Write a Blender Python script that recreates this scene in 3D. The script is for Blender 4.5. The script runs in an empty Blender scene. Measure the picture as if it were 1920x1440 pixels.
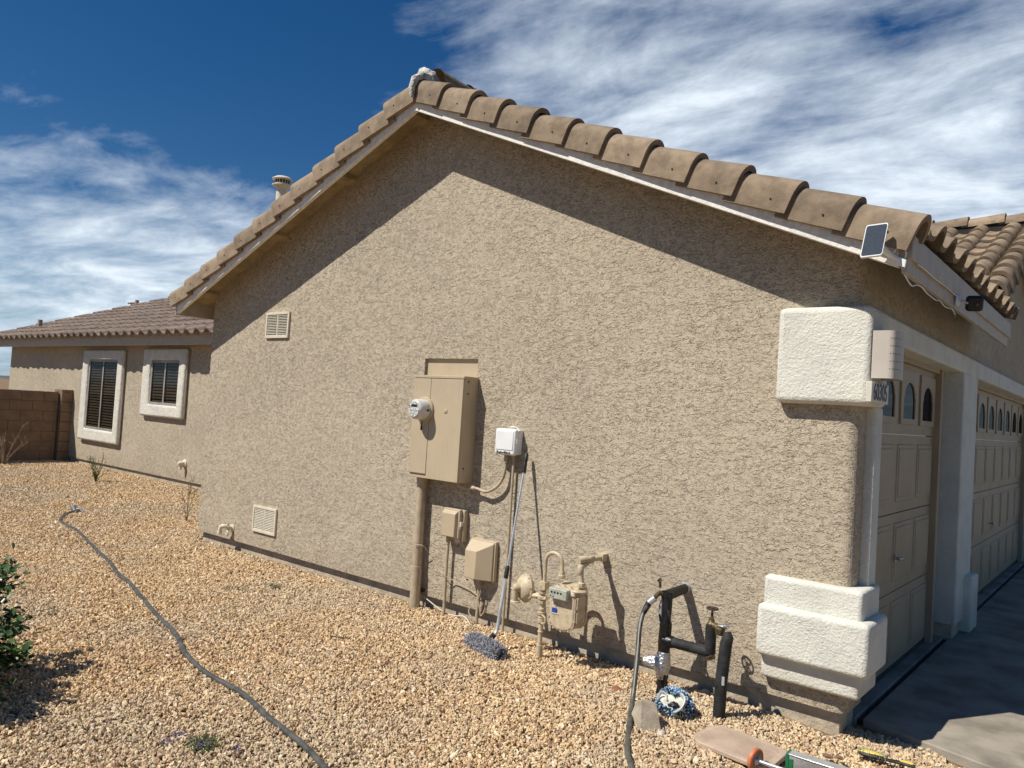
import bpy, bmesh, math, random
from mathutils import Vector, Matrix, noise as mnoise
random.seed(7)
PI = math.pi
SC = bpy.context.scene
COL = SC.collection

# ------------------------------------------------------------------ camera
YAW, PITCH, ROLL, F = -0.689809823, 0.0337177993, 0.0623983803, 1450.29386
CAM = Vector((0, 0, 1.6))
def cam_axes():
    cy, sy, cp, sp, cr, sr = math.cos(YAW), math.sin(YAW), math.cos(PITCH), math.sin(PITCH), math.cos(ROLL), math.sin(ROLL)
    f = Vector((sy*cp, cy*cp, sp)); r = Vector((cy, -sy, 0)); u = r.cross(f)
    return cr*r + sr*u, -sr*r + cr*u, f
AR, AU, AF = cam_axes()
cam_d = bpy.data.cameras.new('camera'); cam = bpy.data.objects.new('camera', cam_d); COL.objects.link(cam)
cam.matrix_world = Matrix(((AR.x, AU.x, -AF.x, CAM.x), (AR.y, AU.y, -AF.y, CAM.y), (AR.z, AU.z, -AF.z, CAM.z), (0, 0, 0, 1)))
cam_d.sensor_width = 36; cam_d.lens = F/1920*36; cam_d.clip_start = 0.05; cam_d.clip_end = 12000
SC.camera = cam
def at(px, py, ax, val):
    """real-world point seen at photo pixel (px,py) on the plane axis ax = val (0 x, 1 y, 2 z)"""
    d = AR*((px-960)/F) - AU*((py-720)/F) + AF
    return CAM + d*((val-CAM[ax])/d[ax])

# ------------------------------------------------------------------ light
SUND = Vector((0.167, 0.30, -0.433)).normalized()          # direction the light travels
EL = math.asin(-SUND.z); AZ = math.atan2(-SUND.x, -SUND.y)  # toward the sun
sun_d = bpy.data.lights.new('sun', 'SUN'); sun_d.energy = 5.0; sun_d.angle = math.radians(0.53); sun_d.color = (1.0, 0.95, 0.87)
sun = bpy.data.objects.new('sun', sun_d); COL.objects.link(sun)
sun.rotation_euler = SUND.to_track_quat('-Z', 'Y').to_euler(); sun.location = (-6, -8, 14)

SC.view_settings.view_transform = 'Standard'; SC.view_settings.look = 'None'
SC.view_settings.exposure = 0.15; SC.view_settings.gamma = 1.0
world = bpy.data.worlds.new('World'); SC.world = world; world.use_nodes = True
class NT:
    def __init__(s, tree): s.t = tree; s.n = tree.nodes; s.l = tree.links
    def __call__(s, typ, ins=None, **kw):
        nd = s.n.new(typ)
        for k, v in kw.items(): setattr(nd, k, v)
        for k, v in (ins or {}).items():
            sock = nd.inputs[k]
            if isinstance(v, bpy.types.NodeSocket): s.l.new(v, sock)
            else: sock.default_value = v
        return nd
    def math(s, op, a, b=None, c=None, clamp=False):
        ins = {0: a}
        if b is not None: ins[1] = b
        if c is not None: ins[2] = c
        return s('ShaderNodeMath', ins, operation=op, use_clamp=clamp).outputs[0]
    def vmath(s, op, a, b=None):
        ins = {0: a}
        if b is not None: ins[1] = b
        nd = s('ShaderNodeVectorMath', ins, operation=op)
        return nd.outputs['Value'] if op in ('DOT_PRODUCT', 'LENGTH') else nd.outputs[0]
    def noise(s, vec, scale, detail=2, rough=.5, dist=0, lac=2.0, out=0):
        return s('ShaderNodeTexNoise', {'Vector': vec, 'Scale': scale, 'Detail': detail, 'Roughness': rough, 'Distortion': dist, 'Lacunarity': lac}).outputs[out]
    def rng(s, v, a, b, c=0., d=1., smooth=True):
        nd = s('ShaderNodeMapRange', {'Value': v, 'From Min': a, 'From Max': b, 'To Min': c, 'To Max': d})
        if smooth: nd.interpolation_type = 'SMOOTHSTEP'
        return nd.outputs[0]
    def mix(s, f, a, b, blend='MIX'):
        nd = s.n.new('ShaderNodeMix'); nd.data_type = 'RGBA'; nd.blend_type = blend
        for i, v in ((0, f), (6, a), (7, b)):
            if isinstance(v, bpy.types.NodeSocket): s.l.new(v, nd.inputs[i])
            else: nd.inputs[i].default_value = v if i == 0 else (*v[:3], 1)
        return nd.outputs[2]

def build_world():
    w = NT(world.node_tree); w.n.clear()
    sky = w('ShaderNodeTexSky'); sky.sky_type = 'NISHITA'; sky.sun_disc = False
    sky.sun_elevation = EL; sky.sun_rotation = AZ % (2*PI)
    sky.altitude = 900; sky.air_density = 1.0; sky.dust_density = 0.35; sky.ozone_density = 2.6
    hs = w('ShaderNodeHueSaturation', {'Hue': .504, 'Saturation': 1.37, 'Value': 1.22, 'Color': sky.outputs[0]}).outputs[0]
    hs0 = hs
    d = w.vmath('NORMALIZE', w('ShaderNodeTexCoord').outputs['Generated'])
    sx = w('ShaderNodeSeparateXYZ', {0: d})
    zz = w.math('ADD', w.math('MAXIMUM', sx.outputs[2], 0.0), .12)
    q = w('ShaderNodeCombineXYZ', {0: w.math('DIVIDE', sx.outputs[0], zz), 1: w.math('DIVIDE', sx.outputs[1], zz), 2: 0.0}).outputs[0]
    # gentle warp, soft billows and finer wind-combed wisps
    wn = w('ShaderNodeTexNoise', {'Vector': q, 'Scale': .9, 'Detail': 2}).outputs[1]
    qw = w.vmath('ADD', q, w.vmath('MULTIPLY', w.vmath('SUBTRACT', wn, (.5, .5, .5)), (.55, .55, 0)))
    qr = w('ShaderNodeMapping', {0: qw, 'Rotation': (0, 0, math.radians(-28)), 'Scale': (1.0, 1.55, 1)}).outputs[0]
    n1 = w.noise(qr, 2.1, 8, .58, .0)
    qs = w('ShaderNodeMapping', {0: qw, 'Location': (3, 1, 0), 'Rotation': (0, 0, math.radians(-12)), 'Scale': (1.0, 2.3, 1)}).outputs[0]
    n2 = w.noise(qs, 2.6, 10, .64, .2)
    n3 = w.noise(d, 9., 8, .62, .2)
    n1 = w.math('ADD', w.math('MULTIPLY', w.math('SUBTRACT', n1, .5), 1.6), .5)
    nn = w.math('ADD', w.math('MULTIPLY', n1, .40), w.math('ADD', w.math('MULTIPLY', n2, .38), w.math('MULTIPLY', n3, .22)))
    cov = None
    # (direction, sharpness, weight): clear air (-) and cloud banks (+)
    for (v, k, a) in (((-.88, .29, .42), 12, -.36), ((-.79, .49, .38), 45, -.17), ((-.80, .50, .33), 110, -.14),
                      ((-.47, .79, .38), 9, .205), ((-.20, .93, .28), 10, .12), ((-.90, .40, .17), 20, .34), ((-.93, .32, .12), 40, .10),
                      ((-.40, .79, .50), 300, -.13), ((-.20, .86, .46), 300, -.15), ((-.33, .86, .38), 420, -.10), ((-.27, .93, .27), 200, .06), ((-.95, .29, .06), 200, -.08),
                      ((1, -.1, .30), 2.6, -.02), ((0, -1, .4), 2.6, -.6), ((.25, .15, 1), 4.5, -.8)):  # unseen sky beside, behind and overhead: added lobes that set the ambient fill
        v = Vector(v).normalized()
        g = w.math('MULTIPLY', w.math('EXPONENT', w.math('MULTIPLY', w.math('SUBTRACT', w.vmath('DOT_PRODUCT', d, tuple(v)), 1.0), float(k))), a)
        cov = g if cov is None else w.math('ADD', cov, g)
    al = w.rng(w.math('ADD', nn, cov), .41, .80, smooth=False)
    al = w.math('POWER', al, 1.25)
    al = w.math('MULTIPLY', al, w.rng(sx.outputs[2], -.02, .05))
    br = w.rng(n2, .3, .75, .93, 1.03)
    cc = w.mix(1.0, (15.9, 17.6, 19.3), w('ShaderNodeCombineXYZ', {0: br, 1: br, 2: br}).outputs[0], 'MULTIPLY')
    low = w.rng(sx.outputs[2], .0, .22, 1., 0.)
    hs2 = w.mix(w.math('MULTIPLY', low, .75), hs, (5.2, 8.2, 11.2))
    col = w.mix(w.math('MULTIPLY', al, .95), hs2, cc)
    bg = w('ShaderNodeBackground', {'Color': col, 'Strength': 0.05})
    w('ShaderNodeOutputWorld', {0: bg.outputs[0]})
build_world()

# ------------------------------------------------------------------ materials
MATS = {}
def mat(name, col, rough=.6, metal=0., spec=.5, var=.12, vscale=6., bump=0., bscale=60., bdetail=3, col2=None, build=None, alpha=None):
    if name in MATS: return MATS[name]
    m = bpy.data.materials.new(name); m.use_nodes = True
    t = NT(m.node_tree); t.n.clear()
    bs = t('ShaderNodeBsdfPrincipled', {'Roughness': rough, 'Metallic': metal, 'Specular IOR Level': spec})
    t('ShaderNodeOutputMaterial', {0: bs.outputs[0]})
    pos = t('ShaderNodeNewGeometry').outputs['Position']
    n = t.noise(pos, vscale, 5, .6)
    c2 = col2 or tuple(c*(1-2.2*var) for c in col)
    c1 = col if col2 else tuple(min(1, c*(1+var)) for c in col)
    f = t.rng(n, .35, .68)
    base = t.mix(f, c1, c2)
    t.l.new(base, bs.inputs['Base Color'])
    if bump:
        h = t.noise(pos, bscale, bdetail, .6)
        b = t('ShaderNodeBump', {'Height': h, 'Distance': bump, 'Strength': 1.0})
        t.l.new(b.outputs[0], bs.inputs['Normal'])
    if build: build(t, bs, pos, base)
    MATS[name] = m
    return m

def stucco_build(saw_scale=7., amp=.0075, stretch=(1., 1., 1.), coarse=True, fine=.0016):
    def b(t, bs, pos, base):
        # trowelled lace: thin wandering lips left by the knife, in patches of varying strength
        pw = t.vmath('ADD', pos, t.vmath('MULTIPLY', t.vmath('SUBTRACT', t('ShaderNodeTexNoise', {'Vector': pos, 'Scale': 40., 'Detail': 2}).outputs[1], (.5, .5, .5)), (.034, .034, .034)))
        pz = t('ShaderNodeMapping', {0: pw, 'Scale': (.46, 1., 1.36)}).outputs[0]
        h = None
        for k, (sc_, mul, am) in enumerate(((25., 6.0, .0092), (44., 5.5, .0052))):
            n = t.noise(t.vmath('ADD', pz, (k*3.7, k*1.3, k*5.1)), sc_, 2.5, .6)
            saw = t.math('FRACT', t.math('MULTIPLY', n, mul))
            lip = t.math('POWER', saw, 7.0)
            msk = t.rng(t.noise(pos, 23.+9*k, 2), .38, .56, .10, 1.0)
            v = t.math('MULTIPLY', t.math('MULTIPLY', lip, msk), am)
            h = v if h is None else t.math('ADD', h, v)
        patch = t.rng(t.noise(pos, 1.3, 3), .3, .7, .75, 1.25, False)
        h = t.math('MULTIPLY', h, patch)
        h = t.math('ADD', h, t.math('MULTIPLY', t.noise(pos, 230., 3, .65), fine))
        h = t.math('ADD', h, t.math('MULTIPLY', t.noise(pos, 55., 3, .6), .0012))
        bp = t('ShaderNodeBump', {'Height': h, 'Distance': 1.0, 'Strength': 1.0})
        t.l.new(bp.outputs[0], bs.inputs['Normal'])
        # grime in large soft patches, slight darkening of crevices is left to the bump
        big = t.rng(t.noise(pos, .9, 5, .62), .38, .7)
        c = t.mix(t.math('MULTIPLY', big, .28), base, (.375, .325, .255))
        pk = t.rng(t.noise(pos, .55, 4, .6), .5, .68); c = t.mix(t.math('MULTIPLY', pk, .30), c, (.49, .40, .285))
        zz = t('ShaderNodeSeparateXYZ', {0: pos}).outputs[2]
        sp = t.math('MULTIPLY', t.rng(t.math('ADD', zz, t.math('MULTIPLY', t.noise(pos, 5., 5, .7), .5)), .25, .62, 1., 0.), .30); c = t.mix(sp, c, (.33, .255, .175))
        bs.inputs['Roughness'].default_value = .92
        t.l.new(c, bs.inputs['Base Color'])
    return b
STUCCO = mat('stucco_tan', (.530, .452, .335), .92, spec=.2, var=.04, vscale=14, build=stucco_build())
def white_stucco_build(t, bs, pos, base):
    h = t.math('ADD', t.math('MULTIPLY', t.noise(pos, 75., 4, .6, .4), .010), t.math('MULTIPLY', t.noise(pos, 18., 2), .006))
    t.l.new(t('ShaderNodeBump', {'Height': h, 'Distance': 1., 'Strength': .8}).outputs[0], bs.inputs['Normal'])
    st = t.rng(t.noise(pos, 6., 6, .72), .52, .78); c = t.mix(t.math('MULTIPLY', st, .30), base, (.47, .41, .32))
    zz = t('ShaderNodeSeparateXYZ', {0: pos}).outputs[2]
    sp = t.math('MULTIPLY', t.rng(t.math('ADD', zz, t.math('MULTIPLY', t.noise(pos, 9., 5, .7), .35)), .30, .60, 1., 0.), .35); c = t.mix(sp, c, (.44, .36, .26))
    t.l.new(c, bs.inputs['Base Color'])
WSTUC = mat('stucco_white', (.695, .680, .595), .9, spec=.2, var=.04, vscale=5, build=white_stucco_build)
FOUND = mat('foundation_concrete', (.46, .39, .285), .9, spec=.2, var=.10, vscale=9, bump=.012, bscale=22)
TRIMP = mat('trim_paint_cream', (.66, .60, .47), .6, var=.05, vscale=20, bump=.0012, bscale=90)
BARGE = mat('barge_paint_white', (.80, .77, .69), .6, var=.06, vscale=30, bump=.003, bscale=120)
SOFFIT = mat('soffit_plywood', (.36, .285, .16), .8, var=.12, vscale=8)
FASCIA = mat('fascia_paint', (.46, .40, .32), .6, var=.05, vscale=12)
def tile_build(t, bs, pos, base):
    h = t.math('ADD', t.math('MULTIPLY', t.noise(pos, 160., 4, .7), .003), t.math('MULTIPLY', t.noise(pos, 20., 3), .004))
    t.l.new(t('ShaderNodeBump', {'Height': h, 'Distance': 1., 'Strength': .8}).outputs[0], bs.inputs['Normal'])
    sp = t.rng(t.noise(pos, 260., 2), .60, .72)
    c = t.mix(t.math('MULTIPLY', sp, .35), base, (.42, .33, .24))
    st = t.rng(t.noise(pos, 3.2, 6, .7), .48, .75)
    c = t.mix(t.math('MULTIPLY', st, .28), c, (.20, .15, .11))
    oi = t('ShaderNodeAttribute', attribute_name='tone').outputs['Fac']
    g = t.rng(oi, 0, 1, .80, 1.12, False)
    c = t.mix(1.0, c, t('ShaderNodeCombineXYZ', {0: g, 1: g, 2: g}).outputs[0], 'MULTIPLY')
    t.l.new(c, bs.inputs['Base Color'])
TILE = mat('concrete_tile_brown', (.285, .215, .145), .85, spec=.25, var=.12, vscale=11, build=tile_build)
TILEP = mat('concrete_tile_pinkish', (.225, .172, .138), .85, spec=.25, var=.12, vscale=11, build=tile_build)
MORTAR = mat('roof_mortar', (.50, .475, .42), .95, var=.22, vscale=14, bump=.03, bscale=25)
DARK = mat('dark_felt', (.02, .018, .016), .9, var=.1)
DOORP = mat('garage_door_paint', (.36, .275, .175), .55, var=.04, vscale=3, bump=.0006, bscale=150)
def dark_glass(t, bs, pos, base):
    bs.inputs['Specular IOR Level'].default_value = .0; bs.inputs['Roughness'].default_value = .9
    mx = t('ShaderNodeMixShader', {0: .10}); t.l.new(bs.outputs[0], mx.inputs[1]); t.l.new(t('ShaderNodeBsdfGlossy', {'Roughness': .03}).outputs[0], mx.inputs[2])
    out = [n for n in t.n if n.type == 'OUTPUT_MATERIAL'][0]; t.l.new(mx.outputs[0], out.inputs[0])
GLASS = mat('window_glass', (.010, .011, .012), .05, var=.1, build=dark_glass)
FRAMEM = mat('window_frame_bronze', (.055, .045, .035), .45, var=.1)
BLINDM = mat('blind_slats', (.26, .17, .11), .6, var=.1)
BLOCK = mat('block_wall_brown', (.245, .170, .112), .95, spec=.15, var=.07, vscale=4, bump=.006, bscale=70)
MORT2 = mat('block_wall_joint', (.225, .155, .102), .95, var=.1)
CONC = mat('driveway_concrete', (.31, .275, .22), .85, spec=.12, var=.16, vscale=3.0, bump=.0025, bscale=130, bdetail=5)
CONCD = mat('joint_dark', (.03, .027, .024), .95, var=.2, vscale=20)
def panel_build(t, bs, pos, base):
    st = t.noise(t('ShaderNodeMapping', {0: pos, 'Scale': (26., 26., 2.2)}).outputs[0], 1., 5, .65)
    c = t.mix(t.math('MULTIPLY', t.rng(st, .5, .75), .22), base, (.36, .29, .19))
    sp = t.rng(t.noise(pos, 170., 2), .68, .74); c = t.mix(t.math('MULTIPLY', sp, .35), c, (.30, .24, .16))
    t.l.new(c, bs.inputs['Base Color'])
PANEL = mat('panel_paint_beige', (.49, .395, .265), .48, var=.03, vscale=3, bump=.0005, bscale=40, build=panel_build)
METERP = mat('gas_meter_paint', (.53, .435, .29), .5, var=.10, vscale=26, bump=.0015, bscale=90)
BEIGEP = mat('pipe_paint_beige', (.45, .365, .25), .55, var=.08, vscale=18, bump=.0012, bscale=80)
WHITEPL = mat('white_plastic', (.80, .81, .80), .35, var=.02, vscale=6)
GREYPL = mat('grey_plastic', (.38, .39, .38), .4, var=.05)
CLEARM = mat('meter_cover', (.60, .60, .56), .18, var=.06, vscale=30)
BLACKR = mat('black_rubber', (.009, .009, .009), .5, var=.3, vscale=30, bump=.002, bscale=120)
FOAM = mat('pipe_foam_insulation', (.018, .019, .019), .75, var=.35, vscale=14, bump=.003, bscale=110)
TAPE = mat('black_tape', (.010, .010, .011), .35, var=.3, vscale=30, bump=.006, bscale=38)
def foil_build(t, bs, pos, base):
    v = t('ShaderNodeTexVoronoi', {'Vector': pos, 'Scale': 60.}).outputs[0]
    h = t.math('ADD', t.math('MULTIPLY', v, .0045), t.math('MULTIPLY', t.noise(pos, 130., 3), .003))
    t.l.new(t('ShaderNodeBump', {'Height': h, 'Distance': 1., 'Strength': 1.}).outputs[0], bs.inputs['Normal'])
FOIL = mat('crinkled_foil', (.58, .58, .58), .48, metal=1., var=.1, build=foil_build)
ALU = mat('aluminium_tube', (.66, .67, .68), .36, metal=.75, var=.05, vscale=20)
STEEL = mat('galvanised_steel', (.45, .46, .46), .38, metal=.9, var=.1, vscale=30)
BRASS = mat('weathered_brass', (.17, .125, .065), .5, metal=.7, var=.25, vscale=40)
RUST = mat('rusty_iron', (.10, .065, .045), .7, metal=.4, var=.25, vscale=40, bump=.001)
HOSEM = mat('hose_rubber_grey', (.085, .083, .075), .42, var=.22, vscale=14, bump=.0008, bscale=200)
HOSEP = mat('hose_stripe_pale', (.42, .41, .33), .5, var=.1)
FLUFF = mat('grey_microfibre', (.36, .365, .39), .95, var=.38, vscale=75)
MITTB = mat('blue_microfibre', (.15, .27, .43), .95, var=.3, vscale=40)
MITTD = mat('navy_microfibre', (.03, .05, .09), .95, var=.3, vscale=40)
MITTW = mat('cream_fabric', (.62, .61, .50), .9, var=.08, vscale=20)
STONEB = mat('grey_brown_block', (.36, .30, .22), .92, var=.15, vscale=12, bump=.004, bscale=70)
BRICKR = mat('rusty_stone', (.22, .085, .045), .9, var=.2, vscale=25, bump=.004)
BOARD = mat('splash_block_pink_tan', (.47, .355, .265), .75, var=.08, vscale=9, bump=.001)
ORANGE = mat('orange_rubber', (.50, .15, .06), .5, var=.12, vscale=25)
GREENP = mat('green_paint', (.012, .15, .06), .4, var=.08)
SILVER = mat('brushed_silver', (.52, .53, .52), .42, metal=.7, var=.08, vscale=25)
YELLOWP = mat('yellow_plastic', (.62, .50, .08), .45, var=.06)
LEAF = mat('shrub_leaf', (.050, .105, .022), .38, var=.35, vscale=22)
LEAF2 = mat('shrub_leaf_pale', (.10, .17, .05), .42, var=.25, vscale=22)
WEED = mat('dry_weed', (.20, .17, .085), .8, var=.2, vscale=20)
WEEDG = mat('green_weed', (.085, .12, .04), .75, var=.25, vscale=30)
PURPLE = mat('purple_petals', (.10, .075, .19), .8, var=.2, vscale=40)
SOIL = mat('bare_soil', (.24, .165, .10), .95, spec=.1, var=.2, vscale=7, bump=.02, bscale=45)
HILLM = mat('far_hills', (.10, .10, .09), .95, var=.2, vscale=.01)
SOLAR = mat('solar_cell', (.045, .058, .080), .28, var=.1, vscale=120)
BLUEL = mat('blue_sticker', (.02, .06, .33), .5, var=.1)
METERG = mat('index_glass', (.44, .46, .38), .15, var=.1, vscale=20)
BLACKP = mat('black_print', (.012, .012, .012), .5, var=.1)
LAMPM = mat('lamp_ceramic', (.52, .47, .40), .6, var=.03, vscale=6)
TWIG = mat('dry_twig', (.07, .045, .03), .9, var=.2)

# ------------------------------------------------------------------ mesh builder
class MB:
    def __init__(s): s.v = []; s.f = []; s.tone = []
    def add(s, vs, fs, tone=None):
        o = len(s.v); s.v += [Vector(v) for v in vs]; s.f += [tuple(i+o for i in f) for f in fs]
        s.tone += [tone if tone is not None else .5]*len(fs)
        return s
    def box(s, x0, x1, y0, y1, z0, z1, M=None, tone=None):
        vs = [Vector((x, y, z)) for z in (z0, z1) for y in (y0, y1) for x in (x0, x1)]
        if M is not None: vs = [M @ v for v in vs]
        return s.add(vs, [(0, 2, 3, 1), (4, 5, 7, 6), (0, 1, 5, 4), (2, 6, 7, 3), (0, 4, 6, 2), (1, 3, 7, 5)], tone)
    def hexa(s, bottom, top, tone=None):
        """bottom/top: 4 points each, counter-clockwise seen from above"""
        return s.add(list(bottom)+list(top), [(3, 2, 1, 0), (4, 5, 6, 7), (0, 1, 5, 4), (1, 2, 6, 5), (2, 3, 7, 6), (3, 0, 4, 7)], tone)
    def tube(s, pts, r, n=12, caps=True, flat=1., jit=0., tone=None):
        pts = [Vector(p) for p in pts]; m = len(pts)
        rs = r if isinstance(r, (list, tuple)) else [r]*m
        t0 = (pts[1]-pts[0]).normalized(); up = Vector((0, 0, 1)) if abs(t0.z) < .9 else Vector((0, 1, 0))
        a = t0.cross(up).normalized(); vs = []
        for i in range(m):
            t = ((pts[min(i+1, m-1)]-pts[i]).normalized() + (pts[i]-pts[max(i-1, 0)]).normalized())
            t = t.normalized() if t.length > 1e-6 else t0
            a = (a - t*a.dot(t)).normalized(); b = t.cross(a)
            for k in range(n):
                g = 2*PI*k/n; rr = rs[i]*(1+jit*(mnoise.noise(pts[i]*40+Vector((k, 0, 0)))))
                vs.append(pts[i] + (a*math.cos(g) + b*math.sin(g)*flat)*rr)
        fs = [(i*n+k, i*n+(k+1) % n, (i+1)*n+(k+1) % n, (i+1)*n+k) for i in range(m-1) for k in range(n)]
        if caps: fs += [tuple(range(n))[::-1], tuple((m-1)*n+k for k in range(n))]
        return s.add(vs, fs, tone)
    def lathe(s, org, axis, prof, n=20):
        """prof: (distance along axis, radius)"""
        org = Vector(org); ax = Vector(axis).normalized()
        a = ax.cross(Vector((0, 0, 1)) if abs(ax.z) < .9 else Vector((1, 0, 0))).normalized(); b = ax.cross(a)
        vs = []
        for t, r in prof:
            for k in range(n):
                g = 2*PI*k/n; vs.append(org + ax*t + (a*math.cos(g)+b*math.sin(g))*r)
        m = len(prof)
        fs = [(i*n+k, i*n+(k+1) % n, (i+1)*n+(k+1) % n, (i+1)*n+k) for i in range(m-1) for k in range(n)]
        fs += [tuple(range(n))[::-1], tuple((m-1)*n+k for k in range(n))]
        return s.add(vs, fs)
    def prism(s, poly, fn, d0, d1):
        """poly of (u,v); fn(u,v,d)->point"""
        n = len(poly); vs = [fn(u, v, d0) for u, v in poly] + [fn(u, v, d1) for u, v in poly]
        return s.add(vs, [tuple(range(n))[::-1], tuple(range(n, 2*n))] + [(i, (i+1) % n, n+(i+1) % n, n+i) for i in range(n)])
    def blob(s, c, r, sub=2, amp=.2, freq=3., squash=(1, 1, 1), seed=0.):
        bm = bmesh.new(); bmesh.ops.create_icosphere(bm, subdivisions=sub, radius=1)
        c = Vector(c); o = len(s.v)
        for v in bm.verts:
            k = 1+amp*mnoise.noise(v.co*freq+Vector((seed, seed*1.7, 0)))*2
            p = v.co*k*r; s.v.append(c+Vector((p.x*squash[0], p.y*squash[1], p.z*squash[2])))
        for f in bm.faces: s.f.append(tuple(v.index+o for v in f.verts)); s.tone.append(.5)
        bm.free(); return s

ORG = {}
def top(name, loc, label, cat, group=None, kind=None):
    o = bpy.data.objects.new(name, None); COL.objects.link(o); o.location = loc; o.empty_display_size = .1
    ORG[o] = Vector(loc); tag(o, label, cat, group, kind); return o
def tag(o, label=None, cat=None, group=None, kind=None):
    if label: o['label'] = label
    if cat: o['category'] = cat
    if group: o['group'] = group
    if kind: o['kind'] = kind
    return o
def mk(name, mb, material, parent=None, org=None, bevel=0., seg=2, sharp=38, label=None, flat=False, sub=0):
    base = ORG[parent] if parent is not None else (Vector(org) if org is not None else Vector((0, 0, 0)))
    me = bpy.data.meshes.new(name); me.from_pydata([tuple(v-base) for v in mb.v], [], mb.f); me.update()
    bm = bmesh.new(); bm.from_mesh(me); bmesh.ops.recalc_face_normals(bm, faces=bm.faces); bm.to_mesh(me); bm.free()
    if any(t != .5 for t in mb.tone):
        at_ = me.attributes.new('tone', 'FLOAT', 'FACE'); at_.data.foreach_set('value', mb.tone)
    if not flat:
        me.polygons.foreach_set('use_smooth', [True]*len(me.polygons))
        me.set_sharp_from_angle(angle=math.radians(sharp))
    me.materials.append(material)
    o = bpy.data.objects.new(name, me); COL.objects.link(o)
    if parent is not None: o.parent = parent
    else: o.location = base
    ORG[o] = base
    if bevel:
        b = o.modifiers.new('bevel', 'BEVEL'); b.width = bevel; b.segments = seg; b.limit_method = 'ANGLE'; b.angle_limit = math.radians(40); b.harden_normals = False
    if label: o['label'] = label
    return o
def mk_each(name, mb, material, parent, **kw):
    """one object for every loose piece in mb"""
    par = list(range(len(mb.v)))
    def find(a):
        while par[a] != a: par[a] = par[par[a]]; a = par[a]
        return a
    for f in mb.f:
        for v in f[1:]: par[find(v)] = find(f[0])
    groups = {}
    for f in mb.f: groups.setdefault(find(f[0]), []).append(f)
    for fs in groups.values():
        ids = sorted({v for f in fs for v in f}); ix = {v: i for i, v in enumerate(ids)}
        m = MB(); m.add([mb.v[i] for i in ids], [tuple(ix[v] for v in f) for f in fs]); mk(name, m, material, parent, **kw)
def text_mesh(name, s, size, M, material, parent, depth=.001, sx=1., bold=0.):
    cu = bpy.data.curves.new(name, 'FONT'); cu.body = s; cu.size = size; cu.extrude = depth; cu.align_x = 'CENTER'; cu.align_y = 'CENTER'; cu.offset = bold
    t = bpy.data.objects.new(name, cu); COL.objects.link(t)
    me = bpy.data.meshes.new_from_object(t.evaluated_get(bpy.context.evaluated_depsgraph_get()))
    bpy.data.objects.remove(t); me.name = name
    base = ORG[parent]
    for v in me.vertices: v.co = M @ Vector((v.co.x*sx, v.co.y, v.co.z)) - base
    me.materials.clear(); me.materials.append(material)
    o = bpy.data.objects.new(name, me); COL.objects.link(o); o.parent = parent; ORG[o] = base
    return o
def spline(pts, k=8):
    pts = [Vector(p) for p in pts]; out = []
    for i in range(len(pts)-1):
        p0, p1, p2, p3 = pts[max(i-1, 0)], pts[i], pts[i+1], pts[min(i+2, len(pts)-1)]
        for j in range(k):
            t = j/k
            out.append(.5*((2*p1)+(p2-p0)*t+(2*p0-5*p1+4*p2-p3)*t*t+(3*p1-p0-3*p2+p3)*t**3))
    return out+[pts[-1]]

# ================================================================== GROUND
def gz(x, y):
    t = min(1, max(0, (x+1.75)/.65)); t = t*t*(3-2*t)
    return -.045*t
def grid_ground():
    xs = [-6000, -900, -200, -60, -30] + [-24+.25*i for i in range(0, 113)] + [8, 20, 60, 200, 900, 6000]
    ys = [-6000, -900, -200, -60, -20, -6] + [-2+.25*i for i in range(0, 61)] + [20, 40, 100, 300, 1200, 6000]
    mb = MB(); nx = len(xs)
    for y in ys:
        for x in xs: mb.v.append(Vector((x, y, gz(x, y)-.004 if -24 <= x <= 4 and y < 13 else -.05)))
    for j in range(len(ys)-1):
        for i in range(nx-1): mb.f.append((j*nx+i, j*nx+i+1, (j+1)*nx+i+1, (j+1)*nx+i)); mb.tone.append(.5)
    tag(mk('ground', mb, SOIL), 'brown desert soil under the gravel, reaching to the horizon', None, None, 'structure')
grid_ground()

def hills():
    mb = MB(); n = 60
    for i in range(n):
        a = math.radians(-150+2.6*i); R = 5200
        h = 14+ 34*abs(mnoise.noise(Vector((i*.31, 3, 0))))+22*abs(mnoise.noise(Vector((i*.9, 7, 0))))
        for (dr, z) in ((-260, -3), (0, h), (500, -3)): mb.v.append(Vector(((R+dr)*math.sin(a), (R+dr)*math.cos(a), z)))
    for i in range(n-1):
        for k in (0, 1): mb.f.append((i*3+k, (i+1)*3+k, (i+1)*3+k+1, i*3+k+1)); mb.tone.append(.5)
    tag(mk('hills', mb, HILLM), 'low far hills on the horizon', None, None, 'structure')
hills()

def inpoly(x, y, P):
    c = False; n = len(P)
    for i in range(n):
        x1, y1 = P[i]; x2, y2 = P[(i+1) % n]
        if (y1 > y) != (y2 > y) and x < (x2-x1)*(y-y1)/(y2-y1)+x1: c = not c
    return c

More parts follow.
